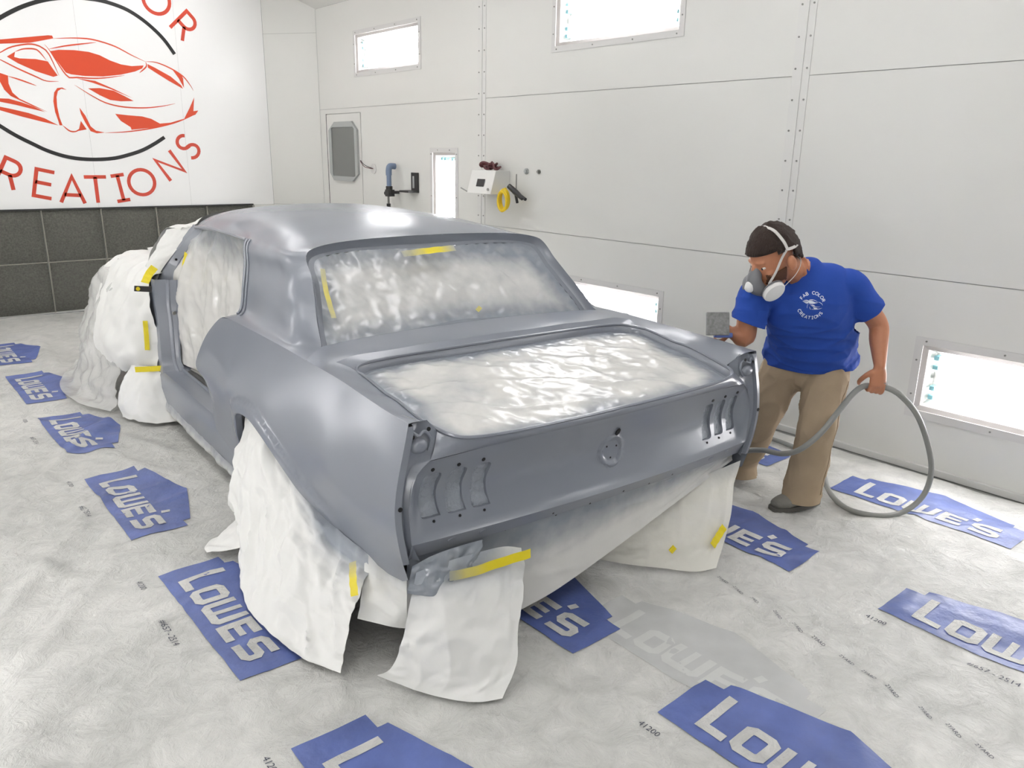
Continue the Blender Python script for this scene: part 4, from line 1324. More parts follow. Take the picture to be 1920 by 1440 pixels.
# ---- rear window film
def filled(loop3, e1, e2, c, step, dep, seed, amp, freq, fold):
    """a film spanning a closed 3d loop; returns verts, faces, distance of each vertex to the rim"""
    nrm = np.cross(e1, e2)
    q = np.column_stack([(loop3-c)@e1, (loop3-c)@e2])
    h = (loop3-c)@nrm
    sel = np.arange(0, len(q), max(1, len(q)//44))
    T = TPS(q[sel], h[sel])
    vs, fs, loops = cdt(q, [], step)
    hb = T(vs)
    d = np.full(len(vs), 9.)
    for p in q[::2]:
        d = np.minimum(d, np.hypot(vs[:, 0]-p[0], vs[:, 1]-p[1]))
    k = sstep(0, .05, d)
    x, y = vs[:, 0]*freq, vs[:, 1]*freq
    w = .4*perlin(x*.5, y*.5, seed+5)
    fx, fy = x*fold[0]+y*fold[1], y*fold[0]-x*fold[1]
    r = .35*ridge(fx*1.0+w, fy*.22, seed, 5)+.30*perlin(x*.7, y*.7, seed+1)+.50*facet(fx*1.3, fy*.5, seed%9)+.30*facet(x*2.2, y*2.2, (seed+2)%9)+.13*facet(x*5.5, y*5.5, (seed+4)%9)
    r = r+.35*facet(x*4, y*4, (seed+6)%9)*sstep(.12, .02, d)
    hh = hb+k*(dep+amp*r)
    P = c+np.outer(vs[:, 0], e1)+np.outer(vs[:, 1], e2)+np.outer(hh, nrm)
    return P, fs, d, vs
e1 = np.array([1., 0, 0]); e2 = np.array([0, .71, .704]); e2 /= np.linalg.norm(e2)
P, fs, d, q = filled(W3, e1, e2, wc_, .012, -.006, 3, .014, 7, (.8, .5))
pt = np.clip(.98-.75*sstep(0.0, .16, d)+.45*sstep(.12, .5, q[:, 0])*sstep(-.05, .25, q[:, 1])-.10*sstep(.1, -.4, q[:, 0]), .25, 1)
m = MB().add(P, fs); m.c = list(pt)
rw = m.build('window_masking', MAT['film'], angle=70)
tag(in_car(rw), 'grey oversprayed masking film stretched over the rear window opening', 'masking film', 'masking on the car')
def onwin(x, t, h=.012):
    return wc_+e1*x+e2*t-np.cross(e1, e2)*-h
tape(rw, [onwin(-.20, .170), onwin(-.05, .180), onwin(.10, .186)],   .035, np.cross(e1, e2), .006, over=(.95, .5, .0, .1, .9))
tape(rw, [onwin(-.655, -.14), onwin(-.64, .0), onwin(-.615, .12)], .022, np.cross(e1, e2), .006, over=(.7, .35, .4, .8))
tape(rw, [onwin(.05, -.190), onwin(.08, -.17)], .02, np.cross(e1, e2), .006, over=(.4, .4))

# ---- trunk film
tl = inset(loop, .035, -.030)
P, fs, d, q = filled(tl, np.array([1., 0, 0]), np.array([0, 1., 0]), np.array([0, .32, .86]), .0115, .004, 17, .017, 5.5, (.45, .9))
pt = np.clip(1.0-.85*sstep(0, .12, d)+.35*perlin(q[:, 0]*5, q[:, 1]*5, 2), .12, 1)
m = MB().add(P, fs); m.c = list(pt)
tr = m.build('trunk_masking', MAT['film'], angle=70)
tag(in_car(tr), 'shiny crinkled masking film covering the open trunk of the car', 'masking film', 'masking on the car')

# ---- door opening
sheet('door_masking', [
    [(-.600, 3.05, 1.255), (-.625, 2.75, 1.275), (-.63, 2.4, 1.278), (-.635, 2.1, 1.27), (-.615, 1.93, 1.25)],
    [(-.665, 3.26, 1.10), (-.63, 2.8, 1.12), (-.62, 2.45, 1.12), (-.63, 2.1, 1.12), (-.655, 1.86, 1.10)],
    [(-.74, 3.34, .88), (-.66, 2.85, .90), (-.65, 2.5, .90), (-.66, 2.15, .92), (-.69, 1.78, .94)],
    [(-.765, 3.31, .62), (-.69, 2.8, .62), (-.68, 2.5, .62), (-.68, 2.2, .62), (-.69, 1.9, .66)],
    [(-.76, 3.24, .385), (-.70, 2.8, .39), (-.70, 2.5, .39), (-.70, 2.25, .39), (-.70, 2.0, .40)]],
    60, 70, .022, 4.5, 21, 'film', 'white masking film hanging inside the left door opening', lambda U, V: .75*sstep(.30, .0, U)+.45*sstep(.93, 1, V)*sstep(.7, .3, U)+.05, fold=(.35, 1.5))
dm = bpy.data.objects['door_masking']
tape(dm, [(-.655, 3.15, 1.10), (-.67, 3.20, 1.0), (-.70, 3.18, .90)], .05, (-1, -.4, 0), .012)

# ---- windscreen and nose covers
sheet('windscreen_masking', [
    [(-.615, 3.06, 1.285), (-.55, 3.075, 1.335), (-.3, 3.085, 1.372), (0, 3.09, 1.384), (.3, 3.085, 1.372), (.62, 3.05, 1.29)],
    [(-.66, 3.22, 1.25), (-.53, 3.25, 1.285), (-.3, 3.27, 1.30), (0, 3.28, 1.31), (.3, 3.27, 1.30), (.67, 3.2, 1.22)],
    [(-.70, 3.48, 1.225), (-.52, 3.5, 1.248), (-.3, 3.5, 1.24), (0, 3.5, 1.23), (.3, 3.5, 1.2), (.71, 3.45, 1.05)],
    [(-.755, 3.56, 1.13), (-.55, 3.66, 1.12), (-.3, 3.68, 1.1), (0, 3.68, 1.08), (.3, 3.68, 1.06), (.76, 3.6, 1.0)],
    [(-.82, 3.62, .98), (-.6, 3.76, .98), (-.3, 3.8, .97), (0, 3.8, .97), (.3, 3.8, .96), (.8, 3.7, .94)],
    [(-.90, 3.66, .86), (-.6, 3.84, .945), (-.3, 3.9, .94), (0, 3.9, .94), (.3, 3.9, .94), (.82, 3.8, .93)]],
    48, 60, .018, 5, 5, 'paper', 'white masking paper tented over the windscreen ahead of the roof')
sheet('side_masking', [
    [(-.625, 3.10, 1.275), (-.665, 3.3, 1.25), (-.70, 3.46, 1.225)],
    [(-.69, 3.27, 1.12), (-.72, 3.36, 1.12), (-.75, 3.54, 1.12)],
    [(-.755, 3.43, .98), (-.78, 3.46, .97), (-.82, 3.60, .97)],
    [(-.80, 3.46, .88), (-.83, 3.5, .86), (-.90, 3.64, .85)]],
    30, 20, .012, 7, 9, 'paper', 'white masking paper behind the left windscreen pillar')
# hanging sheets round the left front corner
sheet('fender_masking', [
    [(-.60, 3.46, .97), (-.62, 3.75, .985), (-.60, 4.1, .98), (-.55, 4.6, .96), (-.45, 5.0, .92)],
    [(-.82, 3.42, .93), (-.86, 3.7, .95), (-.84, 4.05, .94), (-.80, 4.6, .92), (-.65, 5.05, .88)],
    [(-.862, 3.34, .80), (-.955, 3.68, .80), (-.96, 4.05, .80), (-.93, 4.6, .78), (-.78, 5.1, .72)],
    [(-.868, 3.32, .62), (-1.03, 3.62, .60), (-1.05, 4.0, .60), (-1.0, 4.6, .58), (-.85, 5.15, .5)],
    [(-.875, 3.31, .45), (-1.06, 3.6, .42), (-1.09, 3.95, .44), (-1.04, 4.6, .40), (-.9, 5.15, .3)],
    [(-.88, 3.31, .33), (-1.03, 3.66, .29), (-1.06, 3.92, .25), (-1.03, 4.6, .22), (-.9, 5.15, .15)]],
    56, 70, .035, 3.2, 31, 'paper', 'white masking paper draped over the left front fender', fold=(.5, 1.3), ragged=.03)
sheet('nose_masking', [
    [(-.62, 3.70, .975), (-.62, 4.3, .97), (-.5, 5.0, .93), (-.45, 5.15, .6), (-.45, 5.2, .15)],
    [(0, 3.75, .985), (0, 4.3, 1.0), (0, 5.05, .95), (0, 5.25, .6), (0, 5.3, .15)],
    [(.62, 3.70, .975), (.62, 4.3, .97), (.5, 5.0, .93), (.45, 5.15, .6), (.45, 5.2, .15)]],
    30, 40, .02, 3, 12, 'paper', 'white masking paper over the nose of the car')
sheet('right_fender_masking', [
    [(.62, 3.5, .96), (.62, 4.1, .97), (.5, 5.0, .92)], [(.90, 3.5, .88), (.92, 4.1, .88), (.75, 5.05, .8)],
    [(.98, 3.45, .5), (1.02, 4.0, .5), (.88, 5.1, .4)], [(1.0, 3.45, .1), (1.05, 4.0, .1), (.9, 5.15, .1)]],
    30, 30, .03, 3, 14, 'paper', 'white masking paper draped over the right front fender')
fs_, G = sheet('apron_masking', [
    [(-.80, 3.26, .36), (-.87, 3.30, .355), (-.93, 3.36, .36), (-1.0, 3.50, .345)],
    [(-.80, 3.22, .24), (-.90, 3.24, .24), (-.99, 3.30, .24), (-1.08, 3.48, .23)],
    [(-.82, 3.16, .12), (-.92, 3.18, .12), (-1.02, 3.25, .12), (-1.11, 3.46, .12)],
    [(-.84, 3.10, .03), (-.94, 3.14, .03), (-1.03, 3.22, .03), (-1.11, 3.40, .03)]],
    30, 36, .016, 6, 41, 'paper', 'white paper apron hanging to the floor below the left door hinge', ragged=.01)
tape(fs_, [(-.86, 3.27, .358), (-.93, 3.32, .352), (-1.0, 3.38, .345)], .036, (-.4, -1, .1), .012)
fm = bpy.data.objects['fender_masking']
tape(fm, [(-.905, 3.375, .66), (-.91, 3.365, .55), (-.915, 3.36, .47)], .03, (-.5, -1, 0), .014)
tape(fm, [(-.80, 3.43, .99), (-.84, 3.42, .95), (-.88, 3.38, .90)], .05, (-.5, -1, .3), .012)
sheet('wheel_wrap', [
    [(-.80, 3.9, .93), (-.82, 4.2, .94), (-.80, 4.6, .92), (-.70, 5.0, .88)],
    [(-.96, 3.85, .78), (-.99, 4.2, .78), (-.98, 4.6, .76), (-.85, 5.1, .7)],
    [(-1.02, 3.75, .50), (-1.06, 4.15, .52), (-1.06, 4.6, .5), (-.92, 5.2, .45)],
    [(-1.05, 3.66, .25), (-1.14, 4.1, .24), (-1.14, 4.6, .22), (-1.0, 5.2, .2)],
    [(-1.08, 3.60, .08), (-1.20, 4.0, .06), (-1.22, 4.5, .05), (-1.05, 5.2, .05)],
    [(-1.15, 3.55, .03), (-1.30, 3.95, .03), (-1.32, 4.5, .03), (-1.1, 5.2, .03)]],
    60, 60, .045, 4.2, 51, 'clear', 'clear crinkled plastic wrapped round the left front wheel', fold=(1.2, .7))

# ---- left rear wheel bag
bag, G = sheet('wheel_bag', [
    [(-0.885, 1.576, 0.5), (-0.897, 1.408, 0.585), (-0.9, 1.22, 0.59), (-0.9, 1, 0.515), (-0.9, 0.78, 0.42), (-0.89, 0.58, 0.345), (-0.88, 0.3, 0.335)],
    [(-0.94, 1.532, 0.4), (-0.963, 1.364, 0.47), (-0.973, 1.168, 0.47), (-0.976, 0.94, 0.42), (-0.969, 0.7, 0.36), (-0.954, 0.48, 0.31), (-0.915, 0.26, 0.31)],
    [(-0.99, 1.44, 0.248), (-1.024, 1.264, 0.288), (-1.04, 1.076, 0.304), (-1.046, 0.848, 0.28), (-1.038, 0.62, 0.25), (-1.014, 0.4, 0.22), (-0.96, 0.22, 0.24)],
    [(-1.024, 1.312, 0.114), (-1.084, 1.14, 0.138), (-1.112, 0.964, 0.154), (-1.119, 0.76, 0.15), (-1.108, 0.54, 0.13), (-1.084, 0.34, 0.12), (-1.01, 0.18, 0.14)],
    [(-1.048, 1.208, 0.03), (-1.132, 1.016, 0.03), (-1.182, 0.852, 0.03), (-1.207, 0.676, 0.03), (-1.196, 0.48, 0.03), (-1.162, 0.28, 0.03), (-1.085, 0.12, 0.03)]],
    90, 110, .042, 4.2, 61, 'paper', 'white masking paper bag over the left rear wheel, touching the floor',
    lambda U, V: .8*sstep(.22, .0, U)*sstep(.25, .55, V)+.75*sstep(.45, .1, U)*sstep(.6, .85, V), fold=(.6, 1.2))
tape(bag, [(-.945, .27, .345), (-.965, .23, .30), (-.975, .20, .255)], .035, (-1, -.5, .1), .016, over=(.7, .1, .0))
sheet('wheel_bag_end', [
    [(-.88, .32, .335), (-.86, .14, .33), (-.80, .06, .34), (-.70, .02, .36)],
    [(-.94, .24, .22), (-.86, .10, .22), (-.78, .02, .23), (-.68, -.04, .25)],
    [(-.98, .20, .16), (-.88, .10, .14), (-.80, .04, .14), (-.70, -.06, .15)]],
    30, 34, .015, 6, 66, 'paper', 'small white sheet between the wheel bag and the tail drape', lambda U, V: .5*sstep(.4, 0, U))
sheet('loose_corner', [
    [(-1.03, 1.36, .09), (-1.05, 1.24, .10), (-1.08, 1.06, .11)],
    [(-1.09, 1.34, .06), (-1.11, 1.25, .075), (-1.13, 1.12, .075)],
    [(-1.165, 1.325, .032), (-1.20, 1.27, .035), (-1.205, 1.22, .035)]],
    16, 20, .010, 7, 68, 'paper', 'small loose corner of white paper lying left of the wheel bag')

# ---- skirt below the tail panel
def tailline(z, dy=0., n=7, x0=-.86, x1=.86):
    return [(x, float(ybase(x))+dy+.03, z(x) if callable(z) else z) for x in np.linspace(x0, x1, n)]
low = lambda x: np.interp(x, [-.86, -.37, -.02, .46, .87], [.04, .085, .185, .318, .388])
r0 = tailline(.458, .012); r0 = [(x, y, z-.012*(abs(x)/.86)**2) for x, y, z in r0]
sk, G = sheet('tail_skirt', [r0,
    [(x, y+.012, .462+(low(x)-.462)*.33) for x, y, z in r0],
    [(x, y+.016, .462+(low(x)-.462)*.67) for x, y, z in r0],
    [(x, y+.010, float(low(x))) for x, y, z in r0]],
    40, 90, .007, 6, 71, 'film', 'masking film skirt hanging below the tail panel, grey at the top',
    lambda U, V: 1.1*sstep(.75, .05, U)*(1-.25*V)+.35*sstep(.55, 1, V), fold=(1.3, .3))
# ---- drape at the left tail corner
dr, G = sheet('tail_drape', [
    [(-.86, -.01, .400), (-.78, -.045, .425), (-.66, -.06, .430), (-.55, -.07, .425), (-.475, -.075, .40)],
    [(-.90, -.03, .30), (-.80, -.10, .32), (-.68, -.12, .32), (-.57, -.13, .32), (-.49, -.12, .30)],
    [(-.93, -.03, .18), (-.84, -.14, .20), (-.73, -.18, .20), (-.63, -.19, .20), (-.55, -.17, .19)],
    [(-.96, -.01, .08), (-.88, -.15, .09), (-.79, -.22, .09), (-.70, -.24, .09), (-.61, -.24, .09)],
    [(-.99, .04, .03), (-.93, -.09, .03), (-.86, -.20, .03), (-.79, -.27, .03), (-.715, -.30, .03)]],
    64, 66, .022, 5, 81, 'paper', 'white paper drape hanging from the left tail corner onto the floor',
    lambda U, V: 1.0*sstep(.28, .0, U)*sstep(1.0, .4, V)+.3*sstep(.45, .1, U), fold=(.4, 1.2))
tape(dr, [(-.78, -.075, .395), (-.70, -.09, .392), (-.60, -.105, .40), (-.47, -.11, .398)], .034, (-.1, -1, .1), .014, over=(.85, .3, .05, 0, 0))
m = MB()
sheet('corner_film', [
    [(-.87, .0, .42), (-.80, -.03, .455), (-.70, -.035, .46), (-.62, -.045, .462)],
    [(-.89, -.01, .37), (-.82, -.06, .39), (-.73, -.075, .40), (-.66, -.075, .41)],
    [(-.90, -.02, .34), (-.83, -.07, .33), (-.74, -.09, .34), (-.69, -.09, .37)]],
    24, 34, .020, 9, 91, 'film', 'grey crumpled film bunched under the left tail corner', lambda U, V: 1.0-.0*U, fold=(1.5, 1.5))
# ---- drape at the right tail corner
rd, G = sheet('right_drape', [
    [(.05, .10, .22), (.25, .08, .27), (.45, .06, .325), (.66, .04, .365), (.855, .01, .40)],
    [(.08, .14, .15), (.25, .08, .18), (.43, .02, .22), (.60, -.02, .26), (.77, -.03, .29)],
    [(.10, .20, .08), (.25, .08, .09), (.40, -.02, .11), (.54, -.08, .14), (.665, -.10, .16)],
    [(.12, .26, .03), (.24, .09, .03), (.34, -.02, .03), (.43, -.12, .03), (.52, -.165, .04)]],
    46, 60, .016, 5, 95, 'thin_film', 'thin cream masking sheet hanging from the right tail corner', lambda U, V: .5*sstep(.25, 0, U)*sstep(.6, .9, V), fold=(.5, 1.2))
tape(rd, [(.545, -.105, .115), (.60, -.095, .150), (.635, -.09, .175)], .036, (-.3, -1, .2), .014)
tape(rd, [(.385, -.01, .115), (.40, -.02, .095)], .03, (-.3, -1, .2), .014)
sheet('sill_masking', [
    [(-.872, 3.2, .16), (-.872, 2.8, .15), (-.874, 2.3, .145), (-.874, 1.72, .14)],
    [(-.89, 3.2, .11), (-.885, 2.8, .10), (-.885, 2.3, .095), (-.885, 1.72, .10)],
    [(-.86, 3.18, .07), (-.86, 2.8, .065), (-.86, 2.3, .06), (-.86, 1.72, .07)]],
    18, 60, .012, 6, 99, 'film', 'masking film hanging below the left sill', lambda U, V: .7*sstep(.8, .1, U), fold=(.6, 1.5))
# ================================================================== THE PAINTER
person = empty('person', (1.40, .05, 0), 0, 'person in blue t-shirt and khaki trousers with respirator bending towards the car', 'person')
PO = np.array([1.40, .05, 0])
V3 = lambda *a: np.array(a, float)
def unit(v):
    v = np.asarray(v, float)
    return v/np.linalg.norm(v)
IR = unit(R2*np.array([1, 1, 0]))            # to the viewer's right, horizontal
IC = unit(-_f*np.array([1, 1, 0]))           # towards the viewer, horizontal
ZU = V3(0, 0, 1)

def body_loft(mb, pts, ra, rb, side, n=20, cap=True, sub=6):
    """closed limb: centres, half widths along 'side' and across it; rounded ends"""
    pts = np.asarray(pts, float); ra = np.asarray(ra, float); rb = np.asarray(rb, float)
    side = np.asarray(side, float)
    if side.ndim == 1:
        side = np.repeat(side[None], len(pts), 0)
    N = (len(pts)-1)*sub+1
    d = np.concatenate([[0], np.cumsum(np.linalg.norm(np.diff(pts, axis=0), axis=1))])
    C = smooth_line(pts, N)
    s = np.linspace(0, d[-1], N)
    A = smooth_line(np.column_stack([d, ra, rb]), 400)
    A = np.column_stack([np.interp(s, A[:, 0], A[:, 1]), np.interp(s, A[:, 0], A[:, 2])])
    SD = np.column_stack([np.interp(s, d, side[:, k]) for k in range(3)])
    T = np.gradient(C, axis=0); T /= np.linalg.norm(T, axis=1)[:, None]
    rings = []
    def ringat(c, t, sd, a, b):
        sd = unit(sd-t*(sd@t)); q = np.cross(t, sd)
        th = np.linspace(0, 2*PI, n, endpoint=False)
        return c+np.outer(np.cos(th)*a, sd)+np.outer(np.sin(th)*b, q)
    if cap:
        for k in (.15, .5, .8):
            r = min(A[0])
            rings.append(ringat(C[0]-T[0]*r*math.cos(math.asin(k))*.8, T[0], SD[0], A[0, 0]*k, A[0, 1]*k))
    for i in range(N):
        rings.append(ringat(C[i], T[i], SD[i], A[i, 0], A[i, 1]))
    if cap:
        for k in (.8, .5, .15):
            r = min(A[-1])
            rings.append(ringat(C[-1]+T[-1]*r*math.cos(math.asin(k))*.8, T[-1], SD[-1], A[-1, 0]*k, A[-1, 1]*k))
    k0 = len(mb.v)
    mb.grid(np.array(rings), close_v=True)
    M_ = len(rings)
    mb.f.append(tuple(range(k0, k0+n))[::-1])
    mb.f.append(tuple(range(k0+(M_-1)*n, k0+M_*n)))

def ellipsoid(mb, c, ax, r, n=16):
    """ax: three unit vectors, r: radii"""
    ph = np.linspace(.02, PI-.02, n//2+2)
    th = np.linspace(0, 2*PI, n, endpoint=False)
    G = np.array([[np.asarray(c)+ax[0]*r[0]*math.sin(p)*math.cos(t)+ax[1]*r[1]*math.sin(p)*math.sin(t)+ax[2]*r[2]*math.cos(p) for t in th] for p in ph])
    k0 = len(mb.v)
    mb.grid(G, close_v=True)
    mb.f.append(tuple(range(k0, k0+n))[::-1])
    mb.f.append(tuple(range(k0+(len(ph)-1)*n, k0+len(ph)*n)))

def fuse(name, mb, mat, parent, voxel, smooth=6, origin=PO, wrinkle=None, fac=.5, cuts=()):
    """welds overlapping closed pieces into one continuous skin"""
    me = bpy.data.meshes.new('tmp')
    me.from_pydata([tuple(np.asarray(v)-origin) for v in mb.v], [], mb.f)
    ob = bpy.data.objects.new('tmp', me)
    COL.objects.link(ob)
    r = ob.modifiers.new('r', 'REMESH'); r.mode = 'VOXEL'; r.voxel_size = voxel
    s = ob.modifiers.new('s', 'SMOOTH'); s.factor = fac; s.iterations = smooth
    dg = bpy.context.evaluated_depsgraph_get()
    out = bpy.data.meshes.new_from_object(ob.evaluated_get(dg))
    bpy.data.objects.remove(ob); bpy.data.meshes.remove(me)
    out.name = name
    if cuts:
        bm = bmesh.new(); bm.from_mesh(out)
        for pt, nr, rad in cuts:
            pt = Vector(np.asarray(pt)-origin)
            vs = [v for v in bm.verts if (v.co-pt).length < rad]
            ok = set(vs)
            es = [e_ for e_ in bm.edges if all(v in ok for v in e_.verts)]
            fc = [f_ for f_ in bm.faces if all(v in ok for v in f_.verts)]
            bmesh.ops.bisect_plane(bm, geom=vs+es+fc, plane_co=pt, plane_no=Vector(nr), clear_outer=True)
        bm.to_mesh(out); bm.free()
    if wrinkle:
        n = len(out.vertices)
        co = np.zeros(n*3); out.vertices.foreach_get('co', co); co = co.reshape(-1, 3)
        no = np.zeros(n*3); out.vertices.foreach_get('normal', no); no = no.reshape(-1, 3)
        co = co+no*wrinkle(co+origin)[:, None]
        out.vertices.foreach_set('co', co.ravel())
        out.update()
    out.shade_smooth()
    out.materials.clear(); out.materials.append(mat)
    o = bpy.data.objects.new(name, out)
    COL.objects.link(o); o.parent = parent
    return o

# joints
HIP_L, HIP_R = V3(1.515, -.055, .80), V3(1.435, .115, .79)
KNEE_L, ANK_L = V3(1.405, -.095, .44), V3(1.415, -.058, .09)
KNEE_R, ANK_R = V3(1.385, .185, .47), V3(1.44, .33, .09)
WAIST, CHEST, UPPER, NECK = V3(1.395, -.03, .92), V3(1.285, -.045, 1.07), V3(1.245, -.04, 1.175), V3(1.215, -.03, 1.25)
SH_L, SH_R = V3(1.405, -.160, 1.175), V3(1.090, .095, 1.135)
EL_L, WR_L = V3(1.565, -.245, .985), V3(1.497, -.315, .80)
EL_R, WR_R = V3(1.055, .135, .922), V3(1.005, .185, .942)
S_HIP, S_SH = unit(HIP_L-HIP_R), unit(SH_L-SH_R)

# head frame
HF = unit(-IR*.86+IC*.34-ZU*.48)                # where the face looks
HU = unit(ZU-HF*(ZU@HF)+IR*.10); HU = unit(HU-HF*(HU@HF))
HS = np.cross(HU, HF)                            # his left, the viewer's side
HC = V3(1.060, .035, 1.302)
HK = 1.07
def hd(f, s, u):
    return HC+(HF*f+HS*s+HU*u)*HK

skin = MB()
zr = [-.118, -.100, -.07, -.03, .02, .06, .090, .105]
body_loft(skin, [hd(f, 0, z) for z, f in zip(zr, (.062, .050, .030, .014, .004, -.002, -.008, -.012))], np.array([.026, .045, .058, .066, .072, .072, .058, .034])*HK, np.array([.030, .050, .072, .088, .096, .097, .080, .048])*HK, HS, 22)
body_loft(skin, [hd(.098, 0, .02), hd(.112, 0, -.012), hd(.118, 0, -.035), hd(.10, 0, -.042)], [.009, .012, .017, .012], [.008, .012, .014, .010], HS, 10)     # nose
ellipsoid(skin, hd(.082, .0, .028), (HF, HS, HU), (.02, .055, .014))                                                                                              # brow
ellipsoid(skin, hd(.072, .0, -.072), (HF, HS, HU), (.035, .03, .012))                                                                                             # lips
for s in (-1, 1):
    ellipsoid(skin, hd(-.016, s*.091, -.016), (HF, HS, HU), (.022, .018, .037))                                                                                  # ears
    ellipsoid(skin, hd(.055, s*.045, -.03), (HF, HS, HU), (.03, .022, .02))
body_loft(skin, [hd(-.03, 0, -.04), (hd(-.05, 0, -.10)+NECK)/2, NECK, V3(1.25, -.03, 1.19)], [.058, .056, .060, .07], [.066, .060, .058, .055], S_SH, 18)
# trunk under the clothes
body_loft(skin, [V3(1.465, .02, .84), WAIST, CHEST, UPPER, NECK], [.15, .155, .160, .135, .055], [.11, .11, .105, .07, .05], [S_HIP, S_HIP, S_SH, S_SH, S_SH], 20)
# arms
body_loft(skin, [SH_L-S_SH*.03, SH_L, (SH_L+EL_L)/2, EL_L, EL_L*.6+WR_L*.4, WR_L], [.055, .056, .051, .045, .044, .030], [.055, .056, .050, .045, .042, .025], IC, 16)
body_loft(skin, [SH_R+S_SH*.03, SH_R, (SH_R+EL_R)/2+V3(-.02, .01, 0), EL_R, EL_R*.5+WR_R*.5, WR_R], [.055, .056, .050, .047, .044, .031], [.055, .056, .050, .047, .042, .026], IC, 16)
# legs
body_loft(skin, [HIP_L, (HIP_L+KNEE_L)/2, KNEE_L, (KNEE_L+ANK_L)/2, ANK_L], [.08, .072, .055, .05, .036], [.08, .072, .055, .05, .036], IR, 16)
body_loft(skin, [HIP_R, (HIP_R+KNEE_R)/2, KNEE_R, (KNEE_R+ANK_R)/2, ANK_R], [.08, .072, .055, .05, .036], [.08, .072, .055, .05, .036], IR, 16)
# left hand round the hose
def hand(mb, wrist, down, wide, back, thumb_side, curl, scale=1.):
    """down: wrist to knuckles; wide: across the knuckles; back: out of the back of the hand"""
    d, w, b = unit(down), unit(wide), unit(back)
    body_loft(mb, [wrist-d*.01, wrist+d*.03*scale, wrist+d*.065*scale, wrist+d*.088*scale], [.027*scale, .036*scale, .041*scale, .038*scale], [.021*scale, .017*scale, .015*scale, .013*scale], w, 16)
    for k, (off, ln) in enumerate(((-.030, .92), (-.010, 1.02), (.011, .97), (.030, .78))):
        p = wrist+d*.085*scale+w*off*scale
        pts = [p-d*.02]
        a = 0.
        dirv = d
        for seg, c in zip((.042, .026, .020), curl[k] if isinstance(curl[0], (list, tuple)) else curl):
            a += c
            dirv = d*math.cos(a)-b*math.sin(a)
            p = p+dirv*seg*ln*scale
            pts.append(p)
        body_loft(mb, [pts[0], wrist+d*.085*scale+w*off*scale]+pts[1:], [.0095*scale, .0098*scale, .0092*scale, .0082*scale, .0068*scale], [.0095*scale, .0098*scale, .009*scale, .008*scale, .0066*scale], w, 10, sub=4)
    tb = wrist+d*.025*scale+w*thumb_side*.034*scale
    body_loft(mb, [tb, tb+(d*.6+w*thumb_side*.7-b*.25)*.035*scale, tb+(d*1.2+w*thumb_side*.75-b*.9)*.045*scale, tb+(d*1.6+w*thumb_side*.45-b*1.5)*.048*scale], [.014*scale, .0125*scale, .011*scale, .008*scale], [.014*scale, .0125*scale, .011*scale, .008*scale], b, 10, sub=4)
HOSE_L = V3(1.488, -.335, .700)
hand(skin, WR_L, V3(-.02, -.02, -1), IR, IC, -1, [(.55, 1.0, .9), (.45, 1.0, .9), (.35, .9, .8), (.15, .6, .5)])
hand(skin, WR_R, unit(V3(-.06, .055, .03)), unit(V3(.1, .2, 1)), unit(IC*-1+IR*.1), -1, (.9, 1.2, .9), .9)
body = fuse('body', skin, MAT['skin'], person, .0042, 5)
body['label'] = 'bare head, neck and arms'

# ---- clothing
def cloth_wr(seed, amp, f, stretch=(1, 1, 1), zfade=None):
    def g(p):
        x = p[:, 0]*stretch[0]+p[:, 1]*.7*stretch[1]; z = p[:, 2]*stretch[2]
        w = .4*perlin(x*f*.5, z*f*.5, seed+2)
        d = .75*ridge(x*f*.30+w, z*f*1.5+x*f*.45+w, seed, 2)+.5*ridge(x*f*.9-z*f*.5, z*f*.9+w, seed+4, 3)+.3*facet(x*f*1.3, z*f*1.6, seed)
        k = 1 if zfade is None else sstep(zfade[0], zfade[1], p[:, 2])
        return amp*(d-.3)*k
    return g
S_UP = unit(V3(-.12, -.03, 1))
sh = MB()
body_loft(sh, [V3(1.51, .04, .70), V3(1.495, .035, .765), V3(1.475, .03, .80), V3(1.425, .0, .88), V3(1.34, -.03, 1.0), V3(1.275, -.04, 1.10), UPPER+V3(.015, 0, .005), NECK+V3(.02, 0, -.012)], [.226, .226, .222, .206, .200, .203, .185, .082], [.166, .166, .164, .155, .142, .135, .112, .074], [S_HIP, S_HIP, S_HIP, unit(S_HIP+S_SH*.4), S_SH, S_SH, S_SH, S_SH], 28)
e = unit(EL_L-SH_L)
body_loft(sh, [SH_L-S_SH*.07+V3(0, 0, -.01), SH_L-V3(0, 0, .005), SH_L*.62+EL_L*.38, SH_L*.25+EL_L*.75], [.082, .080, .080, .085], [.082, .080, .078, .082], IC, 20)
body_loft(sh, [SH_R+S_SH*.07+V3(0, 0, -.01), SH_R+V3(-.01, .01, 0), SH_R*.55+EL_R*.45+V3(-.025, .0, 0), SH_R*.2+EL_R*.8+V3(-.03, -.01, 0)], [.080, .080, .079, .081], [.080, .080, .079, .080], IC, 20)
shirt = fuse('shirt', sh, MAT['shirt'], person, .0065, 7, wrinkle=cloth_wr(3, .012, 9, zfade=(1.24, 1.0)),
             cuts=[(V3(1.49, .035, .755), -S_UP, .6), (SH_L*.36+EL_L*.64, unit(EL_L-SH_L), .115), (SH_R*.35+EL_R*.65+V3(-.03, -.01, 0), unit(V3(-.03, .03, -.13)), .115)])
so = shirt.modifiers.new('thick', 'SOLIDIFY'); so.thickness = .004; so.offset = -1
pn = MB()
body_loft(pn, [V3(1.43, .01, .91), V3(1.475, .03, .84), V3(1.49, .035, .76), V3(1.485, .035, .70)], [.165, .172, .175, .150], [.128, .135, .138, .12], S_HIP, 24)
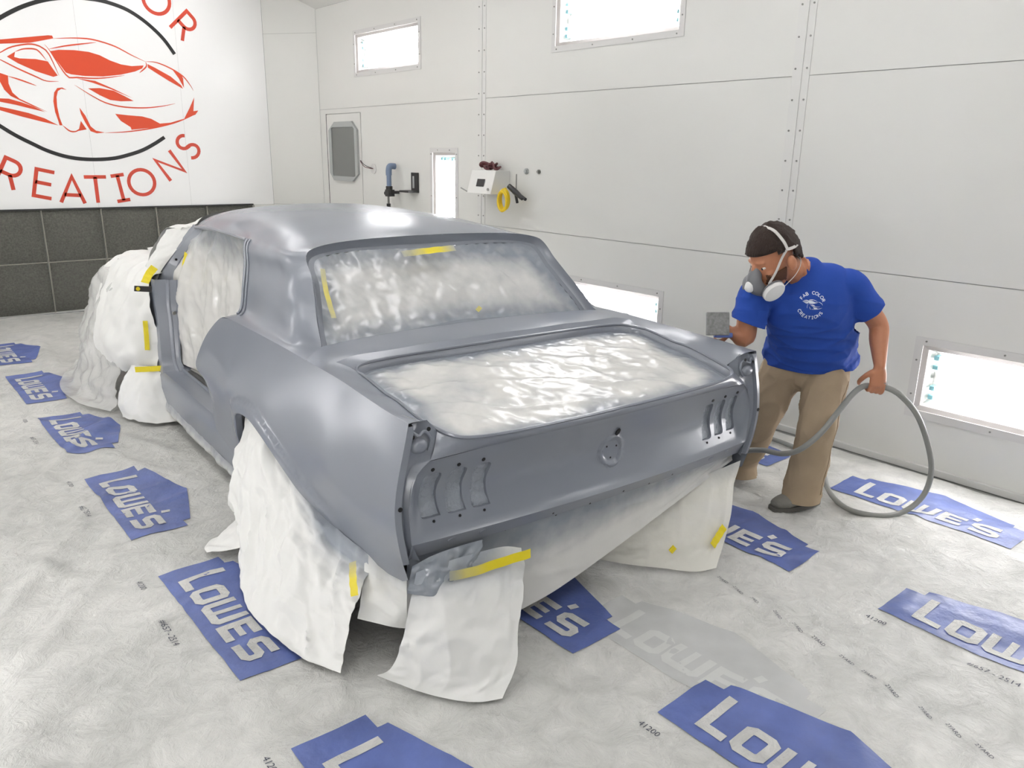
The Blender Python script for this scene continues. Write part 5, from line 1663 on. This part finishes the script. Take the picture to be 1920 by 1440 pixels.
body_loft(pn, [HIP_L-V3(0, 0, .02), HIP_L*.6+KNEE_L*.4, KNEE_L, KNEE_L*.5+ANK_L*.5+V3(0, 0, 0), ANK_L+V3(-.005, 0, .06), ANK_L+V3(-.01, 0, -.05)], [.110, .104, .090, .086, .090, .094], [.108, .102, .088, .084, .090, .096], IR, 22)
body_loft(pn, [HIP_R-V3(0, 0, .02), HIP_R*.6+KNEE_R*.4, KNEE_R, KNEE_R*.5+ANK_R*.5, ANK_R+V3(0, 0, .06), ANK_R+V3(0, 0, -.05)], [.118, .106, .090, .086, .088, .092], [.115, .104, .088, .084, .088, .094], IR, 22)
pants = fuse('trousers', pn, MAT['pants'], person, .0075, 6, wrinkle=cloth_wr(8, .010, 9, (1.7, 1.7, .5)), cuts=[(ANK_L+V3(0, 0, -.028), V3(0, 0, -1), .25), (ANK_R+V3(0, 0, -.028), V3(0, 0, -1), .25)])
# side seam of the trousers
bv = BVHTree.FromPolygons([tuple(v.co) for v in pants.data.vertices], [tuple(p.vertices) for p in pants.data.polygons])
pts = []
for t in np.linspace(.14, .97, 40):
    c = (HIP_L*(1-2*t)+KNEE_L*2*t) if t < .5 else (KNEE_L*(2-2*t)+ANK_L*(2*t-1))
    o3 = c+(IR*.62+IC*.6)*.4-PO
    hit = bv.ray_cast(Vector(o3), Vector(-(IR*.62+IC*.6)))
    if hit[0] is not None:
        pts.append(np.array(hit[0])+(IR*.62+IC*.6)*.0008)
MB().tube(pts, .0022, 5).build('seam', material('seam_thread', '8a785f', .8), pants)
# ---- shoes
def shoe(heel, toe):
    f = unit((toe-heel)*V3(1, 1, 0)); w = np.cross(ZU, f)
    L = np.linalg.norm((toe-heel)[:2])
    m = MB()
    body_loft(m, [heel+f*.03+ZU*.055, heel+f*.09+ZU*.055, heel+f*.16+ZU*.05, heel+f*.22*L/.3+ZU*.042, toe-f*.035+ZU*.036], [.040, .042, .047, .052, .040], [.045, .045, .040, .034, .026], w, 18)
    body_loft(m, [heel+f*.055+ZU*.06, heel+f*.06+ZU*.115], [.042, .046], [.05, .055], w, 16)
    o = fuse('shoe', m, MAT['shoe'], person, .005, 4)
    m = MB()
    th = np.linspace(0, 2*PI, 40, endpoint=False)
    out = []
    for a in th:
        u = .5+.5*math.cos(a)
        wd = (.041+.012*math.sin(PI*min(1, u*1.05))**2)*math.sin(a)
        out.append(heel+f*(L*u)+w*np.sign(math.sin(a))*abs(math.sin(a))**.6*(.043+.010*u))
    out = np.array(out)-PO
    m.loft(out+ZU*.002, out*1.0+ZU*.024, close=True); k = len(m.v)
    m.f.append(tuple(range(40, 80))); m.f.append(tuple(range(40))[::-1])
    m.build('sole', MAT['sole'], o)
    l = []
    for k in range(5):
        c = heel+f*(.12+.022*k)+ZU*(.094-.007*k)-PO
        MB().tube([c-w*.024, c+ZU*.006, c+w*.024], .0028, 5).build('lace', MAT['strap'], o)
shoe(V3(1.545, -.085, .012), V3(1.245, .01, .012))
shoe(V3(1.52, .39, .012), V3(1.27, .50, .012))

# ---- hair, beard and eyes
def shell(name, mat, rf, keep, parent=person, n=56, off=(0, 0, 0)):
    th = np.linspace(0, 2*PI, n, endpoint=False); ph = np.linspace(.01, PI-.01, n//2)
    m = MB(); idx = {}
    P = np.zeros((len(ph), n, 3)); K = np.zeros((len(ph), n), bool)
    for i, p in enumerate(ph):
        for j, t in enumerate(th):
            d = V3(math.sin(p)*math.cos(t), math.sin(p)*math.sin(t), math.cos(p))
            r = rf(d)
            P[i, j] = hd(*(d*r+np.array(off)))-PO
            K[i, j] = keep(d)
    fs = []
    for i in range(len(ph)-1):
        for j in range(n):
            q = [(i, j), (i+1, j), (i+1, (j+1) % n), (i, (j+1) % n)]
            if all(K[a] for a in q):
                fs.append(tuple(a*n+b for a, b in q))
    m.add(P.reshape(-1, 3), fs)
    o = m.build(name, mat, parent)
    so = o.modifiers.new('thick', 'SOLIDIFY'); so.thickness = .006; so.offset = -1
    return o
def hair_r(d):
    tuft = .0055*float(perlin(d[0]*9+d[1]*7, d[2]*9-d[1]*5, 4))+.003*float(perlin(d[0]*26+d[1]*21, d[2]*26, 7))
    band = -.006*math.exp(-((d[0]-.02+.12*abs(d[1]))/.085)**2)*(1 if d[2] > .35 else .5)
    base = V3(.122, .096, .152)
    return base+tuft+band*1.0
shell('hair', MAT['hair'], hair_r, lambda d: d[2] > (.36 if d[0] > .5 else (.36-.5*(.5-d[0]) if d[0] > .1 else (.20 if d[0] > -.30 else -.10-.5*(-.3-d[0])))), off=(-.006, 0, .004))
shell('beard', MAT['beard'], lambda d: V3(.100, .072, .125)*(1+.01*float(perlin(d[0]*30, d[2]*30+d[1]*20, 2))), lambda d: -.95 < d[2] < -.28 and -.15 < d[0] < .75 and abs(d[1]) > .3, off=(.012, 0, .008))
for s in (-1, 1):
    m = MB(); ellipsoid(m, hd(.079, s*.032, .003)-PO, (HF, HS, HU), (.010, .014, .008), 14)
    ey = m.build('eye', material('eye_white', 'e6e2dc', .3), person)
    m = MB(); ellipsoid(m, hd(.0875, s*.032, .001)-PO, (HF, HS, HU), (.004, .006, .006), 10)
    m.build('iris', MAT['black'], ey)

# ---- respirator
rp_ = MB()
body_loft(rp_, [hd(.085, 0, -.005), hd(.115, 0, -.035), hd(.118, 0, -.075), hd(.085, 0, -.115)], [.022, .038, .046, .036], [.026, .030, .034, .026], HS, 18)
resp = fuse('respirator', rp_, MAT['mask_rubber'], person, .004, 4)
resp['label'] = 'grey half-face respirator with white round filters'
m = MB(); body_loft(m, [hd(.140, 0, -.055)-PO, hd(.152, 0, -.062)-PO], [.024, .022], [.026, .022], HS, 16)
m.build('exhale_valve', MAT['mask_white'], resp)
for s in (-1, 1):
    nrm = unit(HS*s*.86+HF*.36-HU*.22)
    up = unit(HF*.55-HU*.3+HS*0); up = unit(up-nrm*(up@nrm)); rt = np.cross(nrm, up)
    c = hd(.092, s*.072, -.092)-PO
    m = MB()
    R_ = []
    for dz, k in ((-.018, .55), (-.016, .93), (-.008, 1), (.012, 1), (.020, .92), (.023, .6), (.023, .02)):
        R_.append([c+nrm*dz+(up*math.cos(t)*.052+rt*math.sin(t)*.037)*k for t in np.linspace(0, 2*PI, 28, endpoint=False)])
    m.grid(np.array(R_), close_v=True)
    fc = m.build('filter', MAT['mask_white'] if s > 0 else MAT['mask_rubber'], resp)
    R_ = [[c+nrm*dz+(up*math.cos(t)*.054+rt*math.sin(t)*.039) for t in np.linspace(0, 2*PI, 28, endpoint=False)] for dz in (-.010, .0)]
    MB().grid(np.array(R_), close_v=True).build('retainer', MAT['mask_rubber'], fc)
def band(pts, w, name='strap', out=.0):
    P = smooth_line(np.array([hd(*p) for p in pts])-PO, 26)
    C0 = HC-PO
    t = np.gradient(P, axis=0); t /= np.linalg.norm(t, axis=1)[:, None]
    n = P-C0; n /= np.linalg.norm(n, axis=1)[:, None]
    b = np.cross(t, n); b /= np.linalg.norm(b, axis=1)[:, None]
    MB().loft(P-b*w/2, P-b*w/2+n*.003, P+b*w/2+n*.003, P+b*w/2).build(name, MAT['strap'], resp)
# straps: cheek to junction, over the crown, round the back of the head, and the neck strap
for s in (1, -1):
    band([(.098, s*.066, -.055), (.060, s*.078, -.018), (.020, s*.086, .028), (-.010, s*.091, .052)], .010)
    band([(-.010, s*.092, .050), (-.006, s*.086, .088), (.0, s*.055, .134), (.002, 0, .148)], .014)
    band([(-.010, s*.092, .050), (-.05, s*.086, .040), (-.10, s*.050, .030), (-.122, 0, .028)], .013)
    band([(.03, s*.066, -.105), (-.03, s*.080, -.075), (-.075, s*.066, -.045), (-.10, 0, -.040)], .006)

# ---- emblem printed on the chest
bv = BVHTree.FromPolygons([tuple(v.co) for v in shirt.data.vertices], [tuple(p.vertices) for p in shirt.data.polygons])
EN = unit(IC*.9-IR*.25+ZU*.15)
ER = unit(IR-EN*(IR@EN)-ZU*.10); ER = unit(ER-EN*(ER@EN)); EU = np.cross(EN, ER)
EC = V3(1.150, -.128, 1.105)
def on_shirt(p):
    q = EC+ER*p[0]+EU*p[1]-PO
    h = bv.ray_cast(Vector(q+EN*.3), Vector(-EN))
    return (np.array(h[0])+EN*.0018) if h[0] is not None else q
em = MB()
for word, top in (('FAB COLOR', True), ('CREATIONS', False)):
    n = len(word)
    for k, ch in enumerate(word):
        if ch == ' ': continue
        if top:
            a = math.radians(150-120*k/(n-1))
            st = glyph_strips(ch, (.048*math.cos(a), .050*math.sin(a)-.004), .013, 90-math.degrees(a), .0028)
        else:
            a = math.radians(-148+116*k/(n-1))
            st = glyph_strips(ch, (.062*math.cos(a), .062*math.sin(a)-.004), .013, -90-math.degrees(a), .0028)
        strips_to_mesh(em, st, on_shirt)
em.build('chest_lettering', MAT['print'], shirt, smooth=False)
em = MB()
for ln in LOGO_STROKES[:6]+LOGO_STROKES[8:11]:
    l = (np.array(ln)/1000.-np.array([.15, 2.35]))*.046
    strips_to_mesh(em, [stroke2d(smooth_line(l, 12), .0022, True)], on_shirt)
for pl in (LOGO_POLYS[1], LOGO_POLYS[2], LOGO_POLYS[9], LOGO_POLYS[14], LOGO_POLYS[8], LOGO_POLYS[6]):
    vs, fs, _ = cdt((np.array(pl)/1000.-np.array([.15, 2.35]))*.046, [], .03)
    em.add([on_shirt(p) for p in vs], fs)
em.build('chest_car_print', MAT['print'], shirt, smooth=False)
MB().tube([np.array(p) for p in smooth_line([WR_L+V3(0, 0, -.075)+IR*.026+IC*.012-PO, WR_L+V3(0, 0, -.078)+IR*.038+IC*.016-PO, WR_L+V3(0, 0, -.078)+IR*.045+IC*.006-PO], 8)], .002, 6).build('finger_ring', MAT['screw'], person)

# ================================================================== HOSE AND TOOL
hp = [(2.0, 1.5, .03), (2.10, .95, .03), (2.158, .647, .03), (2.150, .45, .03), (2.08, .25, .03), (1.90, .09, .03), (1.74, -.02, .03), (1.615, -.135, .03), (1.550, -.255, .03), (1.60, -.375, .03), (1.72, -.44, .04), (1.83, -.478, .11),
      (1.825, -.498, .25), (1.748, -.486, .415), (1.652, -.452, .572), (1.568, -.400, .668), (1.540, -.345, .698), (1.512, -.300, .700), (1.460, -.268, .702), (1.390, -.255, .672), (1.304, -.242, .602), (1.216, -.215, .505), (1.165, -.150, .415), (1.172, -.055, .363), (1.205, .07, .335), (1.215, .20, .28), (1.18, .45, .12), (1.12, .8, .035), (1.12, 1.4, .035)]
o = MB().tube(smooth_line(hp, 240), .0135, 12).build('air_hose', MAT['hose'])
tag(o, 'thick grey air hose looping from the painter hand down to the floor', 'hose')

TL = unit(R2)
tool = empty('sanding_block', (.918, .198, .935), 0, 'grey square plate with blue strip held on the car edge by the painter', 'sanding tool')
u3 = unit(U2); n3 = np.cross(TL, u3)
rot3 = Matrix(((TL[0], u3[0], n3[0]), (TL[1], u3[1], n3[1]), (TL[2], u3[2], n3[2])))
MB().box((0, 0, .055), (.108, .108, .018), rot3).build('plate', MAT['steel'], tool, smooth=False, bevel=.005)
MB().box(tuple(TL*.03+V3(0, 0, .0)), (.085, .022, .03), rot3).build('pad', MAT['blue_glove'], tool, smooth=False, bevel=.006)
